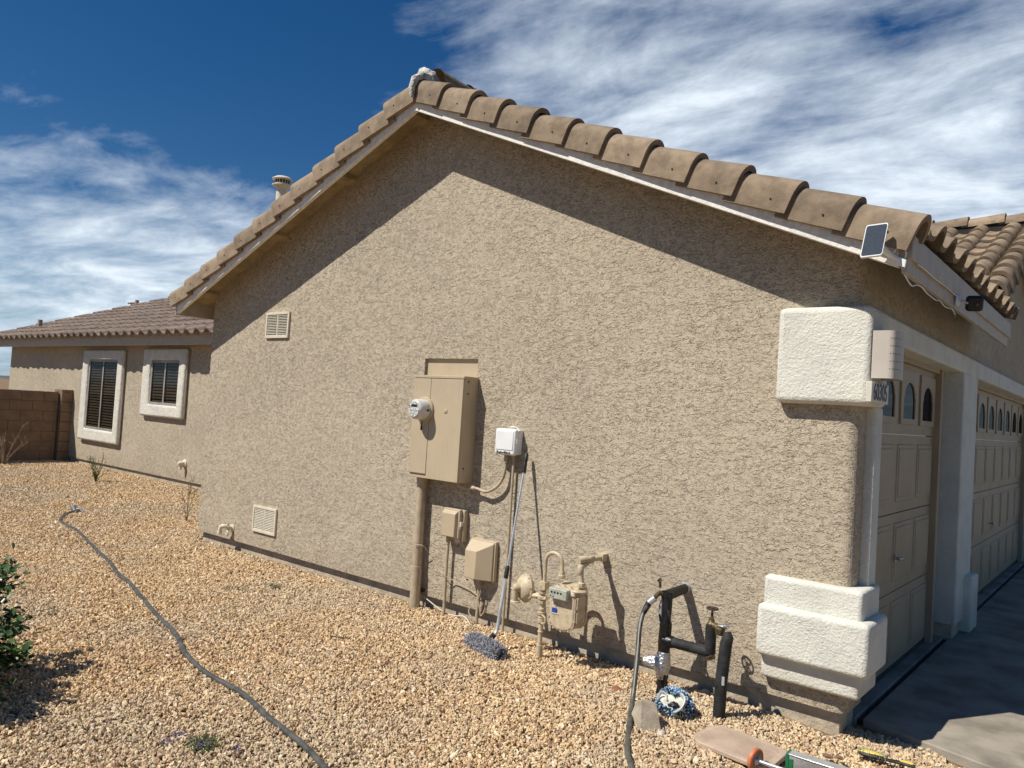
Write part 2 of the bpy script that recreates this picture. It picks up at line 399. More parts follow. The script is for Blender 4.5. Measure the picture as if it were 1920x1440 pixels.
def gravel():
    poly = [(-23.5, 1.5), (-9, -.3), (-4.6, -.6), (-1.2, 1.9), (1.4, 3.2), (1.4, 4.02), (-.5, 4.50), (-1.2, 4.68), (-1.24, 4.40), (-7.86, 4.40), (-7.86, 6.5), (-23.5, 6.5)]
    c = .125; mb = MB()
    nx = int(26/c); ny = int(8/c)
    for i in range(nx):
        for j in range(ny):
            x = -24+i*c; y = -1+j*c; cx, cy = x+c/2, y+c/2
            if inpoly(cx, cy, poly):
                # trim cells to the wall line
                y1 = y+c
                if -7.84 < cx < -1.25: y1 = min(y1, 4.415)
                mb.add([(x, y, gz(x, y)), (x+c, y, gz(x+c, y)), (x+c, y1, gz(x+c, y1)), (x, y1, gz(x, y1))], [(0, 1, 2, 3)])
    m = bpy.data.materials.new('gravel_stone'); m.use_nodes = True; t = NT(m.node_tree); t.n.clear()
    bs = t('ShaderNodeBsdfPrincipled', {'Roughness': .85, 'Specular IOR Level': .25}); t('ShaderNodeOutputMaterial', {0: bs.outputs[0]})
    rnd = t('ShaderNodeObjectInfo').outputs['Random']
    cr = t('ShaderNodeValToRGB', {0: rnd}); e = cr.color_ramp; e.interpolation = 'CONSTANT'
    cols = [(0, (0.65, 0.468, 0.258)), (0.15, (0.739, 0.551, 0.331)), (0.3, (0.582, 0.395, 0.216)), (0.42, (0.806, 0.645, 0.414)), (0.54, (0.515, 0.322, 0.189)), (0.64, (0.694, 0.499, 0.276)), (0.74, (0.829, 0.686, 0.488)), (0.84, (0.582, 0.458, 0.313)), (0.91, (0.672, 0.52, 0.294)), (0.97, (0.336, 0.218, 0.143))]
    while len(e.elements) < len(cols): e.elements.new(.5)
    for el, (p, c_) in zip(e.elements, cols): el.position = p; el.color = (*c_, 1)
    pos = t('ShaderNodeNewGeometry').outputs['Position']
    n1 = t.rng(t.noise(pos, .85, 4, .6), .40, .64)
    n2 = t.noise(pos, 85., 3, .6)
    c1 = t.mix(t.math('MULTIPLY', n1, .45), cr.outputs[0], (.52, .45, .34))
    n3 = t.rng(t.noise(pos, 1.9, 5, .65), .55, .70)
    c1 = t.mix(t.math('MULTIPLY', n3, .30), c1, (.42, .26, .15))
    g = t.rng(n2, .3, .7, .84, 1.12, False)
    c1 = t.mix(1.0, c1, t('ShaderNodeCombineXYZ', {0: g, 1: g, 2: g}).outputs[0], 'MULTIPLY')
    t.l.new(c1, bs.inputs['Base Color'])
    o = mk('gravel', mb, SOIL, flat=True)
    tag(o, 'golden tan crushed gravel covering the side yard', None, None, 'stuff')
    g = bpy.data.node_groups.new('gravel_scatter', 'GeometryNodeTree')
    g.interface.new_socket('Geometry', in_out='INPUT', socket_type='NodeSocketGeometry')
    g.interface.new_socket('Geometry', in_out='OUTPUT', socket_type='NodeSocketGeometry')
    n = NT(g)
    gi = n('NodeGroupInput'); go = n('NodeGroupOutput')
    p = n('GeometryNodeInputPosition').outputs[0]
    dist = n.vmath('LENGTH', n.vmath('SUBTRACT', p, (0., 0., 0.)))
    dens = n('ShaderNodeMapRange', {'Value': dist, 'From Min': 3., 'From Max': 13., 'To Min': 9000., 'To Max': 2500.}).outputs[0]
    thin = n('ShaderNodeMapRange', {'Value': n.noise(p, 1.7, 4, .65), 'From Min': .34, 'From Max': .48, 'To Min': .38, 'To Max': 1.}).outputs[0]
    dens = n.math('MULTIPLY', dens, thin)
    dp = n('GeometryNodeDistributePointsOnFaces', {'Mesh': gi.outputs[0], 'Density': dens, 'Seed': 3}, distribute_method='RANDOM')
    protos = []
    for k in range(6):
        ic = n('GeometryNodeMeshIcoSphere', {'Radius': 1.0, 'Subdivisions': 2})
        pp = n('GeometryNodeInputPosition').outputs[0]
        nz = n('ShaderNodeTexNoise', {'Vector': n.vmath('ADD', pp, (k*7.3, k*3.1, k*5.7)), 'Scale': 1.15, 'Detail': 1.}).outputs[1]
        off = n.vmath('MULTIPLY', n.vmath('SUBTRACT', nz, (.5, .5, .5)), (2.3, 2.3, 2.3))
        sp = n('GeometryNodeSetPosition', {'Geometry': ic.outputs[0], 'Offset': off})
        sm = n('GeometryNodeSetMaterial', {'Geometry': sp.outputs[0], 'Material': m})
        ss = n('GeometryNodeSetShadeSmooth', {'Geometry': sm.outputs[0], 'Shade Smooth': False})
        protos.append(ss.outputs[0])
    gti = n('GeometryNodeGeometryToInstance')
    for q in reversed(protos): n.l.new(q, gti.inputs[0])
    ri = n('FunctionNodeRandomValue', data_type='INT'); ri.inputs[4].default_value = 0; ri.inputs[5].default_value = 5; ri.inputs['Seed'].default_value = 11
    rr = n('FunctionNodeRandomValue', data_type='FLOAT_VECTOR'); rr.inputs[0].default_value = (0, 0, 0); rr.inputs[1].default_value = (6.28, 6.28, 6.28)
    rs = n('FunctionNodeRandomValue', data_type='FLOAT_VECTOR'); rs.inputs[0].default_value = (.0046, .0034, .0022); rs.inputs[1].default_value = (.0110, .0082, .0052); rs.inputs['Seed'].default_value = 5
    big = n('FunctionNodeRandomValue', data_type='FLOAT'); big.inputs[2].default_value = 0.; big.inputs[3].default_value = 1.; big.inputs['Seed'].default_value = 21
    boost = n.math('ADD', 1.0, n.math('MULTIPLY', n.math('POWER', big.outputs[1], 22.), 1.1))
    grow = n('ShaderNodeMapRange', {'Value': dist, 'From Min': 3., 'From Max': 13., 'To Min': 1., 'To Max': 1.55}).outputs[0]
    sc = n('ShaderNodeVectorMath', {0: rs.outputs[0], 3: n.math('MULTIPLY', grow, boost)}, operation='SCALE').outputs[0]
    rz = n('FunctionNodeRandomValue', data_type='FLOAT_VECTOR'); rz.inputs[0].default_value = (0, 0, -.002); rz.inputs[1].default_value = (0, 0, .013); rz.inputs['Seed'].default_value = 8
    pts = n('GeometryNodeSetPosition', {'Geometry': dp.outputs[0], 'Offset': rz.outputs[0]})
    ip = n('GeometryNodeInstanceOnPoints', {'Points': pts.outputs[0], 'Instance': gti.outputs[0], 'Pick Instance': True, 'Instance Index': ri.outputs[2], 'Rotation': rr.outputs[0], 'Scale': sc})
    n.l.new(ip.outputs[0], go.inputs[0])
    md = o.modifiers.new('scatter', 'NODES'); md.node_group = g
gravel()

def driveway():
    mb = MB()
    e = lambda x: 4.71-.26*(x+1.2)
    xs = [-1.19, -.5, .6, 2.6, 6.2]; js = [7.05, 10.1, 13.2, 16.5, 24]
    # slabs separated by narrow control joints
    y0 = [None]+js
    for a, b in ((-1.19, 1.95), (1.965, 5.0), (5.015, 8.0)):
        prev = None
        for k, y in enumerate(js):
            if prev is None: lo = [(a, e(a)), (b, e(b))]
            else: lo = [(a, prev+.012), (b, prev+.012)]
            mb.hexa([(lo[0][0], lo[0][1], -.14), (lo[1][0], lo[1][1], -.14), (b, y, -.14), (a, y, -.14)],
                    [(lo[0][0], lo[0][1], 0), (lo[1][0], lo[1][1], 0), (b, y, 0), (a, y, 0)])
            prev = y
    tag(mk('driveway', mb, CONC, bevel=.008), 'grey concrete driveway slabs in front of the garage doors', None, None, 'structure')
    mb = MB(); mb.box(-1.19, 8, 4.9, 24, -.16, -.02); mb.box(-1.222, -1.19, 4.72, 12.9, -.1, -.018)
    tag(mk('driveway_joint', mb, CONCD), 'dark joint filler between the concrete slabs', None, None, 'structure')
    mb = MB(); mb.box(-1.6, -1.222, 4.675, 7.095, -.1, .003); mb.box(-1.6, -1.222, 7.712, 12.39, -.1, .003)
    tag(mk('garage_apron', mb, CONC, bevel=.004), 'concrete sill in front of the garage doors', None, None, 'structure')
driveway()

# ================================================================== HOUSE
YW, XL, XR, XC, SL = 4.38, -7.88, -1.195, -4.53, .42
ZA = 4.09                                   # top of the roof deck at the ridge
def zd(x): return ZA-SL*abs(x-XC)
house = top('house', (-4.5, 6.0, 0), 'single-storey tan stucco house with brown tiled gable roof and white stucco trim', 'house')

def gable_wall():
    mb = MB(); zt = lambda x: zd(x)-.03
    a, b, z0, z1, zb = -4.54, -3.96, 1.05, 1.975, .10
    F = lambda *p: mb.add([(x, YW, z) for x, z in p], [tuple(range(len(p)))])
    F((XL+.02, zb), (a, zb), (a, zt(a)), (XL+.02, zt(XL+.02)))
    F((a, zb), (b, zb), (b, z0), (a, z0))
    F((a, z1), (b, z1), (b, zt(b)), (XC, zt(XC)), (a, zt(a)))
    xr = XR-.06
    F((b, zb), (xr, zb), (xr, zt(xr)), (b, zt(b)))
    d = .028
    mb.add([(a, YW, z0), (a, YW, z1), (b, YW, z1), (b, YW, z0), (a, YW+d, z0), (a, YW+d, z1), (b, YW+d, z1), (b, YW+d, z0)], [(0, 1, 5, 4), (1, 2, 6, 5), (2, 3, 7, 6), (3, 0, 4, 7)])
    # rounded right corner then the side wall round to the garage doors
    pr = [(xr+.06*math.sin(t), YW+.06-.06*math.cos(t)) for t in [PI/2*i/8 for i in range(9)]] + [(XR, 4.665), (XR-.2, 4.665)]
    for (x0, y0), (x1, y1) in zip(pr, pr[1:]): mb.add([(x0, y0, zb), (x1, y1, zb), (x1, y1, 2.66), (x0, y0, 2.66)], [(0, 1, 2, 3)])
    mb.add([(XL+.02, YW, zb), (xr, YW, zb), (XR, YW+.06, zb), (XR, YW+.3, zb), (XL, YW+.3, zb), (XL, YW+.02, zb)], [(0, 1, 2, 3, 4, 5)])
    # left return
    for (x0, y0), (x1, y1) in zip([(XL+.02, YW), (XL, YW+.02)], [(XL, YW+.02), (XL, 6.6)]):
        mb.add([(x0, y0, zb), (x1, y1, zb), (x1, y1, 2.66), (x0, y0, 2.66)], [(0, 1, 2, 3)])
    mk('gable_wall', mb, STUCCO, house, sharp=60)
    mb = MB(); mb.box(a-.02, b+.02, YW+d-.004, YW+d+.02, z0-.02, z1+.02)
    mk('meter_recess_plate', mb, PANEL, house)
    # garage front wall over and beside the doors
    mb = MB()
    mb.box(XR-.16, XR, 4.668, 13.1, 2.13, 2.66)
    mb.box(XR-.16, XR-.002, 12.42, 13.1, .1, 2.14)
    mk('front_wall', mb, STUCCO, house)
    mb = MB()
    G = [(7.30, 2.64), (13.1, 2.64), (13.1, 2.80), (10.05, 3.86), (7.30, 2.72)]
    mb.prism(G, lambda u, v, w: Vector((w, u, v)), XR-.16, XR-.001)
    mk('bay_gable_wall', mb, STUCCO, house)
    # foundation
    mb = MB(); mb.box(XL+.04, XR-.04, YW+.050, YW+.30, -.35, .112)
    mb.box(XR-.3, XR-.041, YW+.1, 4.68, -.35, .112)
    mb.box(XL+.041, XL+.3, YW+.1, 6.7, -.35, .112)
    mb.box(XR-.2, XR+.028, 7.115, 7.70, -.35, .112)
    mk('foundation', mb, FOUND, house, bevel=.006)
gable_wall()

def trims():
    def blk(name, x0, x1, y0, y1, z0, z1, bv=.022):
        mb = MB(); mb.box(x0, x1, y0, y1, z0, z1); return mk(name, mb, WSTUC, house, bevel=bv, seg=4)
    blk('corner_capital', -1.632, -1.128, 4.302, 4.66, 1.738, 2.272, .035)
    blk('door_lintel', -1.32, -1.145, 4.655, 12.62, 2.125, 2.27, .018)
    blk('door_trim', -1.325, -1.147, 4.525, 4.672, .21, 1.745, .018)
    blk('door_pillar', -1.322, -1.146, 7.10, 7.71, .10, 2.135, .015)
    blk('door_pillar', -1.322, -1.146, 12.40, 12.62, .005, 2.135, .015)
    blk('pillar_plinth', -1.30, -1.085, 7.42, 7.735, .0, .46, .022)
    blk('corner_base_tier', -1.643, -1.118, 4.318, 4.66, .60, .768, .022)
    blk('corner_base_tier', -1.655, -1.066, 4.262, 4.645, .335, .617, .028)
    blk('corner_base_tier', -1.640, -1.118, 4.318, 4.66, .205, .345, .022)
trims()

def garage_door(y0, cw, nc, zh, hy):
    d = MB(); H = 2.13/4
    X = -1.305
    for k in range(4): d.box(X-.04, X, y0, y0+cw*nc, k*H+.004 if k else .03, (k+1)*H-.001)
    g = mk('garage_door', d, DOORP, house, bevel=.003)
    pm = MB()
    for k in range(3):
        for c in range(nc):
            a = y0+cw*c+.045; b = y0+cw*(c+1)-.045
            pm.box(X-.01, X+.006, a, b, k*H+.075, (k+1)*H-.065)
            pm.box(X-.01, X+.011, a+.03, b-.03, k*H+.105, (k+1)*H-.095)
    mk('door_panels', pm, DOORP, g, bevel=.005)
    for c in range(nc):
        yc = y0+cw*(c+.5); w = cw*.30; z0, z1 = 1.712, 1.965
        arch = []
        for i in range(13):
            a = PI*i/12
            arch.append((yc-w*.90*math.cos(a), 1.862+(z1-1.862)*math.sin(a)))
        arch = [(yc-w, z0), (yc-w, 1.835), (yc-w*.97, 1.862)] + arch + [(yc+w*.97, 1.862), (yc+w, 1.835), (yc+w, z0)]
        gm = MB(); gm.prism([(yc-w-.005, z0-.005), (yc+w+.005, z0-.005)]+[(u, v+.004) for u, v in arch[::-1]][:], lambda u, v, q: Vector((q, u, v)), X-.002, X+.004)
        gl = mk('window', gm, GLASS, g)
        fm = MB(); n = len(arch)
        yl, yr, zb, zt = yc-cw*.42, yc+cw*.42, 1.672, 2.045
        def outer(u, v):
            # project arch point to the rectangle
            cz = 1.84; du, dv = u-yc, v-cz
            s = min(((yr-yc)/abs(du)) if abs(du) > 1e-6 else 9e9, ((zt-cz)/dv if dv > 1e-6 else ((zb-cz)/dv if dv < -1e-6 else 9e9)))
            return yc+du*s, cz+dv*s
        ou = [outer(u, v) for u, v in arch]
        ring_i = arch; ring_o = ou
        vs = []
        for (u, v), (p, q) in zip(ring_i, ring_o): vs += [(X+.001, u, v), (X+.013, u, v), (X+.013, p, q), (X+.001, p, q)]
        fs = []
        for i in range(n):
            j = (i+1) % n; a = 4*i; b = 4*j
            fs += [(a, a+1, b+1, b), (a+1, a+2, b+2, b+1), (a+2, a+3, b+3, b+2)]
        fm.add(vs, fs); mk('window_surround', fm, DOORP, g, sharp=30)
    jm = MB(); jm.box(X-.05, X+.05, y0+cw*nc-.02, y0+cw*nc+.045, .0, 2.13); jm.box(X-.05, X+.035, y0, y0+cw*nc+.045, 2.09, 2.128)
    mk('door_jamb', jm, DOORP, house, bevel=.004)
    sm = MB(); sm.box(X-.03, X+.006, y0, y0+cw*nc, .003, .034); mk('rubber_seal', sm, BLACKR, g)
    hm = MB(); hm.tube([(X+.01, hy, zh), (X+.045, hy, zh)], .010); hm.tube([(X+.045, hy-.055, zh+.002), (X+.045, hy+.05, zh-.004)], .009); hm.lathe((X+.008, hy, zh), (1, 0, 0), [(0, .025), (.006, .025)])
    mk('handle', hm, STEEL, g)
garage_door(4.50, .58, 4, .765, 5.74)
garage_door(7.50, .61, 8, .70, 9.86)

# ---- roofs
def deck_slab(P, th=.03):
    """P: 4 corners on the deck top"""
    mb = MB(); n = (Vector(P[1])-Vector(P[0])).cross(Vector(P[3])-Vector(P[0])).normalized()
    if n.z < 0: n = -n
    bot = [Vector(p)-n*th for p in P]; mb.hexa(bot, [Vector(p) for p in P]); return mb
def tile_field(O, U, V, nu, nv, e=.33, p=.305, clip=None, hump=.068, seed=0, th=.022):
    O = Vector(O); U = Vector(U).normalized(); V = Vector(V).normalized(); N = U.cross(V)
    if N.z < 0: N = -N
    rnd = random.Random(seed); mb = MB(); K = 16
    def prof(t):
        if t < .56: return hump*max(0, math.sin(PI*t/.56))**.62
        return -.016*math.sin(PI*(t-.56)/.44)**.8 if t < 1 else 0
    for j in range(nv):
        for i in range(nu):
            if clip and not clip((i+.5)*p, (j+.5)*e): continue
            tone = rnd.random(); dz = rnd.uniform(-.003, .003); dv = rnd.uniform(-.008, .008)
            v0 = j*e-.045+dv; v1 = (j+1)*e-.02
            top_l, top_h, bl, bh = [], [], [], []
            for k in range(K+1):
                t = k/K; u = (i+t)*p; h = prof(t)
                top_l.append(O+U*u+V*v0+N*(h+.052+dz)); top_h.append(O+U*u+V*v1+N*(h+.024))
                bl.append(O+U*u+V*v0+N*(h+.052-th+dz)); bh.append(O+U*u+V*v1+N*(h+.026-th))
            o = len(mb.v); mb.v += top_l+top_h+bl+bh; n = K+1
            for k in range(K):
                mb.f.append((o+k, o+k+1, o+n+k+1, o+n+k)); mb.f.append((o+2*n+k, o+k, o+k+1, o+2*n+k+1)[::-1]); mb.f.append((o+2*n+k, o+3*n+k, o+3*n+k+1, o+2*n+k+1)); mb.tone += [tone]*3
            mb.f += [(o, o+n, o+3*n, o+2*n), (o+K, o+2*n+K, o+3*n+K, o+n+K)]; mb.tone += [tone]*2
    return mb
def barrel_run(P, V, OUT, n, e, seed=0, side=.10, r=.101, inset=.046, holes=True, dn=.0):
    """overlapping barrel tiles that cap a rake. P: deck-top point at the low end on the barge face; V: up the slope; OUT: outward"""
    P = Vector(P); V = Vector(V).normalized(); OUT = Vector(OUT).normalized(); N = OUT.cross(V).normalized()
    if N.z < 0: N = -N
    rnd = random.Random(seed); mb = MB(); hm = MB()
    for i in range(n):
        tone = rnd.uniform(0, 1.0); jl = rnd.uniform(-.004, .004)
        s0 = i*e-.015+rnd.uniform(-.006, .006); s1 = (i+1)*e+.045
        rows = []
        tw = rnd.uniform(-.012, .012)
        for (s, k, lift) in ((s0, 1.03, .015), (s0+.35*(s1-s0), .985, .005), (s1, .88, -.014)):
            pts = []; rr = r*k; out0 = inset+.036*(k-.86)/.20-.024
            prof = [(out0, -side), (out0, -side*.4), (out0, 0)] + [(out0-rr+rr*math.cos(a), rr*math.sin(a)) for a in [PI*q/12 for q in range(1, 12)]] + [(out0-2*rr, 0), (out0-2*rr, -side*.25)]
            th = .034
            inn = [(out0-th, -side), (out0-th, -side*.4), (out0-th, 0)] + [(out0-rr+(rr-th)*math.cos(a), (rr-th)*math.sin(a)) for a in [PI*q/12 for q in range(1, 12)]] + [(out0-2*rr+th, 0), (out0-2*rr+th, -side*.25)]
            for (o_, h) in prof+inn[::-1]: pts.append(P+V*s+OUT*o_+N*(h+lift+jl+tw*(s-s0)+dn))
            rows.append(pts)
        m = len(rows[0]); o = len(mb.v)
        for rw in rows: mb.v += rw
        for q in range(2):
            for k in range(m):
                kk = (k+1) % m; mb.f.append((o+q*m+k, o+q*m+kk, o+(q+1)*m+kk, o+(q+1)*m+k)); mb.tone.append(tone)
        h2 = m//2
        for q, rev in ((0, 0), (2, 1)):
            for k in range(h2-1):
                f = (o+q*m+k, o+q*m+k+1, o+q*m+m-2-k, o+q*m+m-1-k); mb.f.append(f if rev else f[::-1]); mb.tone.append(tone)
        if holes:
            c = P+V*(s0+.36*e+rnd.uniform(-.01, .01))+OUT*(inset+.0005)+N*(-.030+rnd.uniform(-.008, .008))
            hm.lathe(c, OUT, [(-.012, .0066), (.0030, .0058)], 8)
    return mb, hm

VR = Vector((-1, 0, SL)).normalized(); VL = Vector((1, 0, SL)).normalized()
def garage_roof():
    yb = 4.08
    ex, el = -.925, -8.135
    P = [(XC, yb+.02, ZA), (ex, yb+.02, zd(ex)), (ex, 7.62, zd(ex)), (XC, 7.62, ZA)]
    roof = mk('roof', deck_slab(P), SOFFIT, house)
    P = [(XC, yb+.02, ZA), (el, yb+.02, zd(el)), (el, 9.5, zd(el)), (XC, 9.5, ZA)]
    mk('roof_deck', deck_slab(P), SOFFIT, roof)
    # barge boards
    for (xa, sx) in ((-.965, 1), (-8.097, -1)):
        mb = MB(); zb = lambda x: zd(x)-.178
        x0, x1 = (XC, xa)
        q = lambda x, y, z: (x, y, z)
        A = [(x0, yb, zb(x0)), (x1, yb, zb(x1)), (x1, yb, zd(x1)+.004), (x0, yb, zd(x0)+.004)]
        mb.add(A+[(x, y+.038, z) for x, y, z in A], [(0, 1, 2, 3), (7, 6, 5, 4), (0, 4, 5, 1), (1, 5, 6, 2), (2, 6, 7, 3), (3, 7, 4, 0)])
        mk('barge_board', mb, BARGE, roof, bevel=.003)
    # fascia boards along the eaves (a wide board with a narrower one on its top half)
    mb = MB(); mb.box(-.952, -.925, yb+.004, 7.56, 2.385, 2.52); mb.box(-.965, -.905, yb+.002, 7.565, 2.455, 2.575)
    mk('fascia_board', mb, FASCIA, roof, bevel=.004)
    mb = MB(); mb.box(-8.135, -8.105, yb+.004, 9.4, 2.40, 2.578); mk('fascia_board', mb, FASCIA, roof, bevel=.004)
    # lookout blocks under the left and right rake
    for x in (-7.84, -6.62, -5.62, -4.72, -3.5, -2.4):
        mb = MB(); s = -SL if x > XC else SL
        z = zd(x)-.032
        mb.hexa([(x-.045, yb+.03, z-.042-s*.045), (x+.045, yb+.03, z-.042+s*.045), (x+.045, YW+.01, z-.042+s*.045), (x-.045, YW+.01, z-.042-s*.045)],
                [(x-.045, yb+.03, z-s*.045), (x+.045, yb+.03, z+s*.045), (x+.045, YW+.01, z+s*.045), (x-.045, YW+.01, z-s*.045)])
        mk('lookout_block', mb, SOFFIT, roof, bevel=.003)
    # dark eave filler between fascia and tiles, soffit closer
    mb = MB(); mb.box(-1.02, -.94, yb+.06, 7.5, 2.56, 2.635); mk('eave_filler', mb, DARK, roof)
    # field tiles
    L = (XC-el)/math.cos(math.atan(SL))
    mb = tile_field(Vector((-.930, 7.62, zd(-.93)))+Vector((0, 0, .026)), (0, -1, 0), VR, 11, 11, seed=1, p=.305, hump=.070, th=.028)
    mk('field_tiles', mb, TILE, roof, sharp=50)
    mb = tile_field((el-.03, 4.24, zd(el-.03)), (0, 1, 0), VL, 17, 12, seed=2)
    mk('field_tiles', mb, TILE, roof, sharp=50)
    # rake tiles
    n = 12
    xe = -.90; e = math.hypot(XC-xe, (XC-xe)*SL)/n
    mb, hm = barrel_run((xe, yb, zd(xe)), VR, (0, -1, 0), n, e, 5)
    mk('rake_tiles', mb, TILE, roof, sharp=45); mk_each('nail_hole', hm, DARK, roof)
    xe = -8.16
    mb, hm = barrel_run((xe, yb, zd(xe)), VL, (0, -1, 0), n, e, 6)
    mk('rake_tiles', mb, TILE, roof, sharp=45); mk_each('nail_hole', hm, DARK, roof)
    # ridge tiles running back and the mortar that closes them
    mb = MB(); rnd = random.Random(4)
    for k in range(14):
        y0 = 4.285+k*.36
        a = .122; prof = []
        for (yy, r) in ((y0, .120), (y0+.42, .102)):
            prof.append([Vector((XC-.02+r*math.cos(t), yy, ZA+.115+r*1.05*math.sin(t))) for t in [PI*q/14 for q in range(15)]])
        o = len(mb.v); mb.v += prof[0]+prof[1]; tn = rnd.random()
        for q in range(14): mb.f.append((o+q, o+q+1, o+15+q+1, o+15+q)); mb.tone.append(tn)
    mk('ridge_tiles', mb, TILE, roof)
    mb = MB(); mb.blob((XC-.055, 4.225, ZA+.100), .122, 3, .13, 2.2, (1, .75, .98), 1)
    mk('mortar_cap', mb, MORTAR, roof, sharp=80)
    mb = MB(); mb.tube([(XC+.01, 4.032, ZA-.09), (XC+.012, 4.020, ZA-.02), (XC+.012, 4.045, ZA+.060), (XC+.01, 4.12, ZA+.108), (XC+.0, 4.20, ZA+.12)], [.018, .024, .028, .034, .04], 12, jit=.6)
    mk('mortar_joint', mb, MORTAR, roof, sharp=80)
garage_roof()

def bay_roof():
    """the second gable roof, over the double door: ridge along x, front slope facing the camera"""
    y0, zE, yr, xo = 7.34, 2.80, 10.05, -.96
    V = Vector((0, 1, SL)).normalized(); zr = zE+SL*(yr-y0)
    P = [(xo, y0, zE), (-6.5, y0, zE), (-6.5, yr, zr), (xo, yr, zr)]
    r = mk('bay_roof', deck_slab(P), SOFFIT, house)
    P = [(xo, 2*yr-y0, zE), (-6.5, 2*yr-y0, zE), (-6.5, yr, zr), (xo, yr, zr)]
    mk('roof_deck', deck_slab(P), SOFFIT, r)
    mb = tile_field((xo-.16, y0-.02, zE), (-1, 0, 0), V, 17, 9, seed=9, e=.325, hump=.075)
    fb = MB(); fb.box(-6.4, xo+.02, yr-.09, yr+.09, zr-.02, zr+.11); mk('ridge_filler', fb, DARK, r)
    mk('field_tiles', mb, TILE, r, sharp=50)
    e = math.hypot(yr-y0, zr-zE)/9
    mb, hm = barrel_run((xo, y0, zE), V, (1, 0, 0), 9, e, 12)
    mk('rake_tiles', mb, TILE, r, sharp=45)
    V2 = Vector((0, -1, SL)).normalized()
    mb, hm = barrel_run((xo, 2*yr-y0, zE), V2, (1, 0, 0), 9, e, 13)
    mk('rake_tiles', mb, TILE, r, sharp=45)
    for s in (1, -1):
        mb = MB(); A = [(xo-.01, yr, zr-.18), (xo-.01, yr-s*(yr-y0), zE-.18), (xo-.01, yr-s*(yr-y0), zE), (xo-.01, yr, zr)]
        mb.add(A+[(x-.035, y, z) for x, y, z in A], [(0, 1, 2, 3), (7, 6, 5, 4), (0, 4, 5, 1), (1, 5, 6, 2), (2, 6, 7, 3), (3, 7, 4, 0)])
        mk('barge_board', mb, BARGE, r, bevel=.003)
    mb = MB(); rnd = random.Random(8)
    for k in range(14):
        x0 = xo+.03-k*.36; tn = rnd.random(); rows = []
        for (xx, rr, dz) in ((x0, .118, .02), (x0-.42, .10, .0)):
            rows.append([Vector((xx, yr+rr*math.cos(t), zr+.06+dz+rr*1.05*math.sin(t))) for t in [PI*q/14 for q in range(15)]])
        o = len(mb.v); mb.v += rows[0]+rows[1]
        for q in range(14): mb.f.append((o+q, o+q+1, o+15+q+1, o+15+q)); mb.tone.append(tn)
        mb.f.append(tuple(o+q for q in range(15))); mb.tone.append(tn)
    mk('ridge_tiles', mb, TILE, r)
bay_roof()

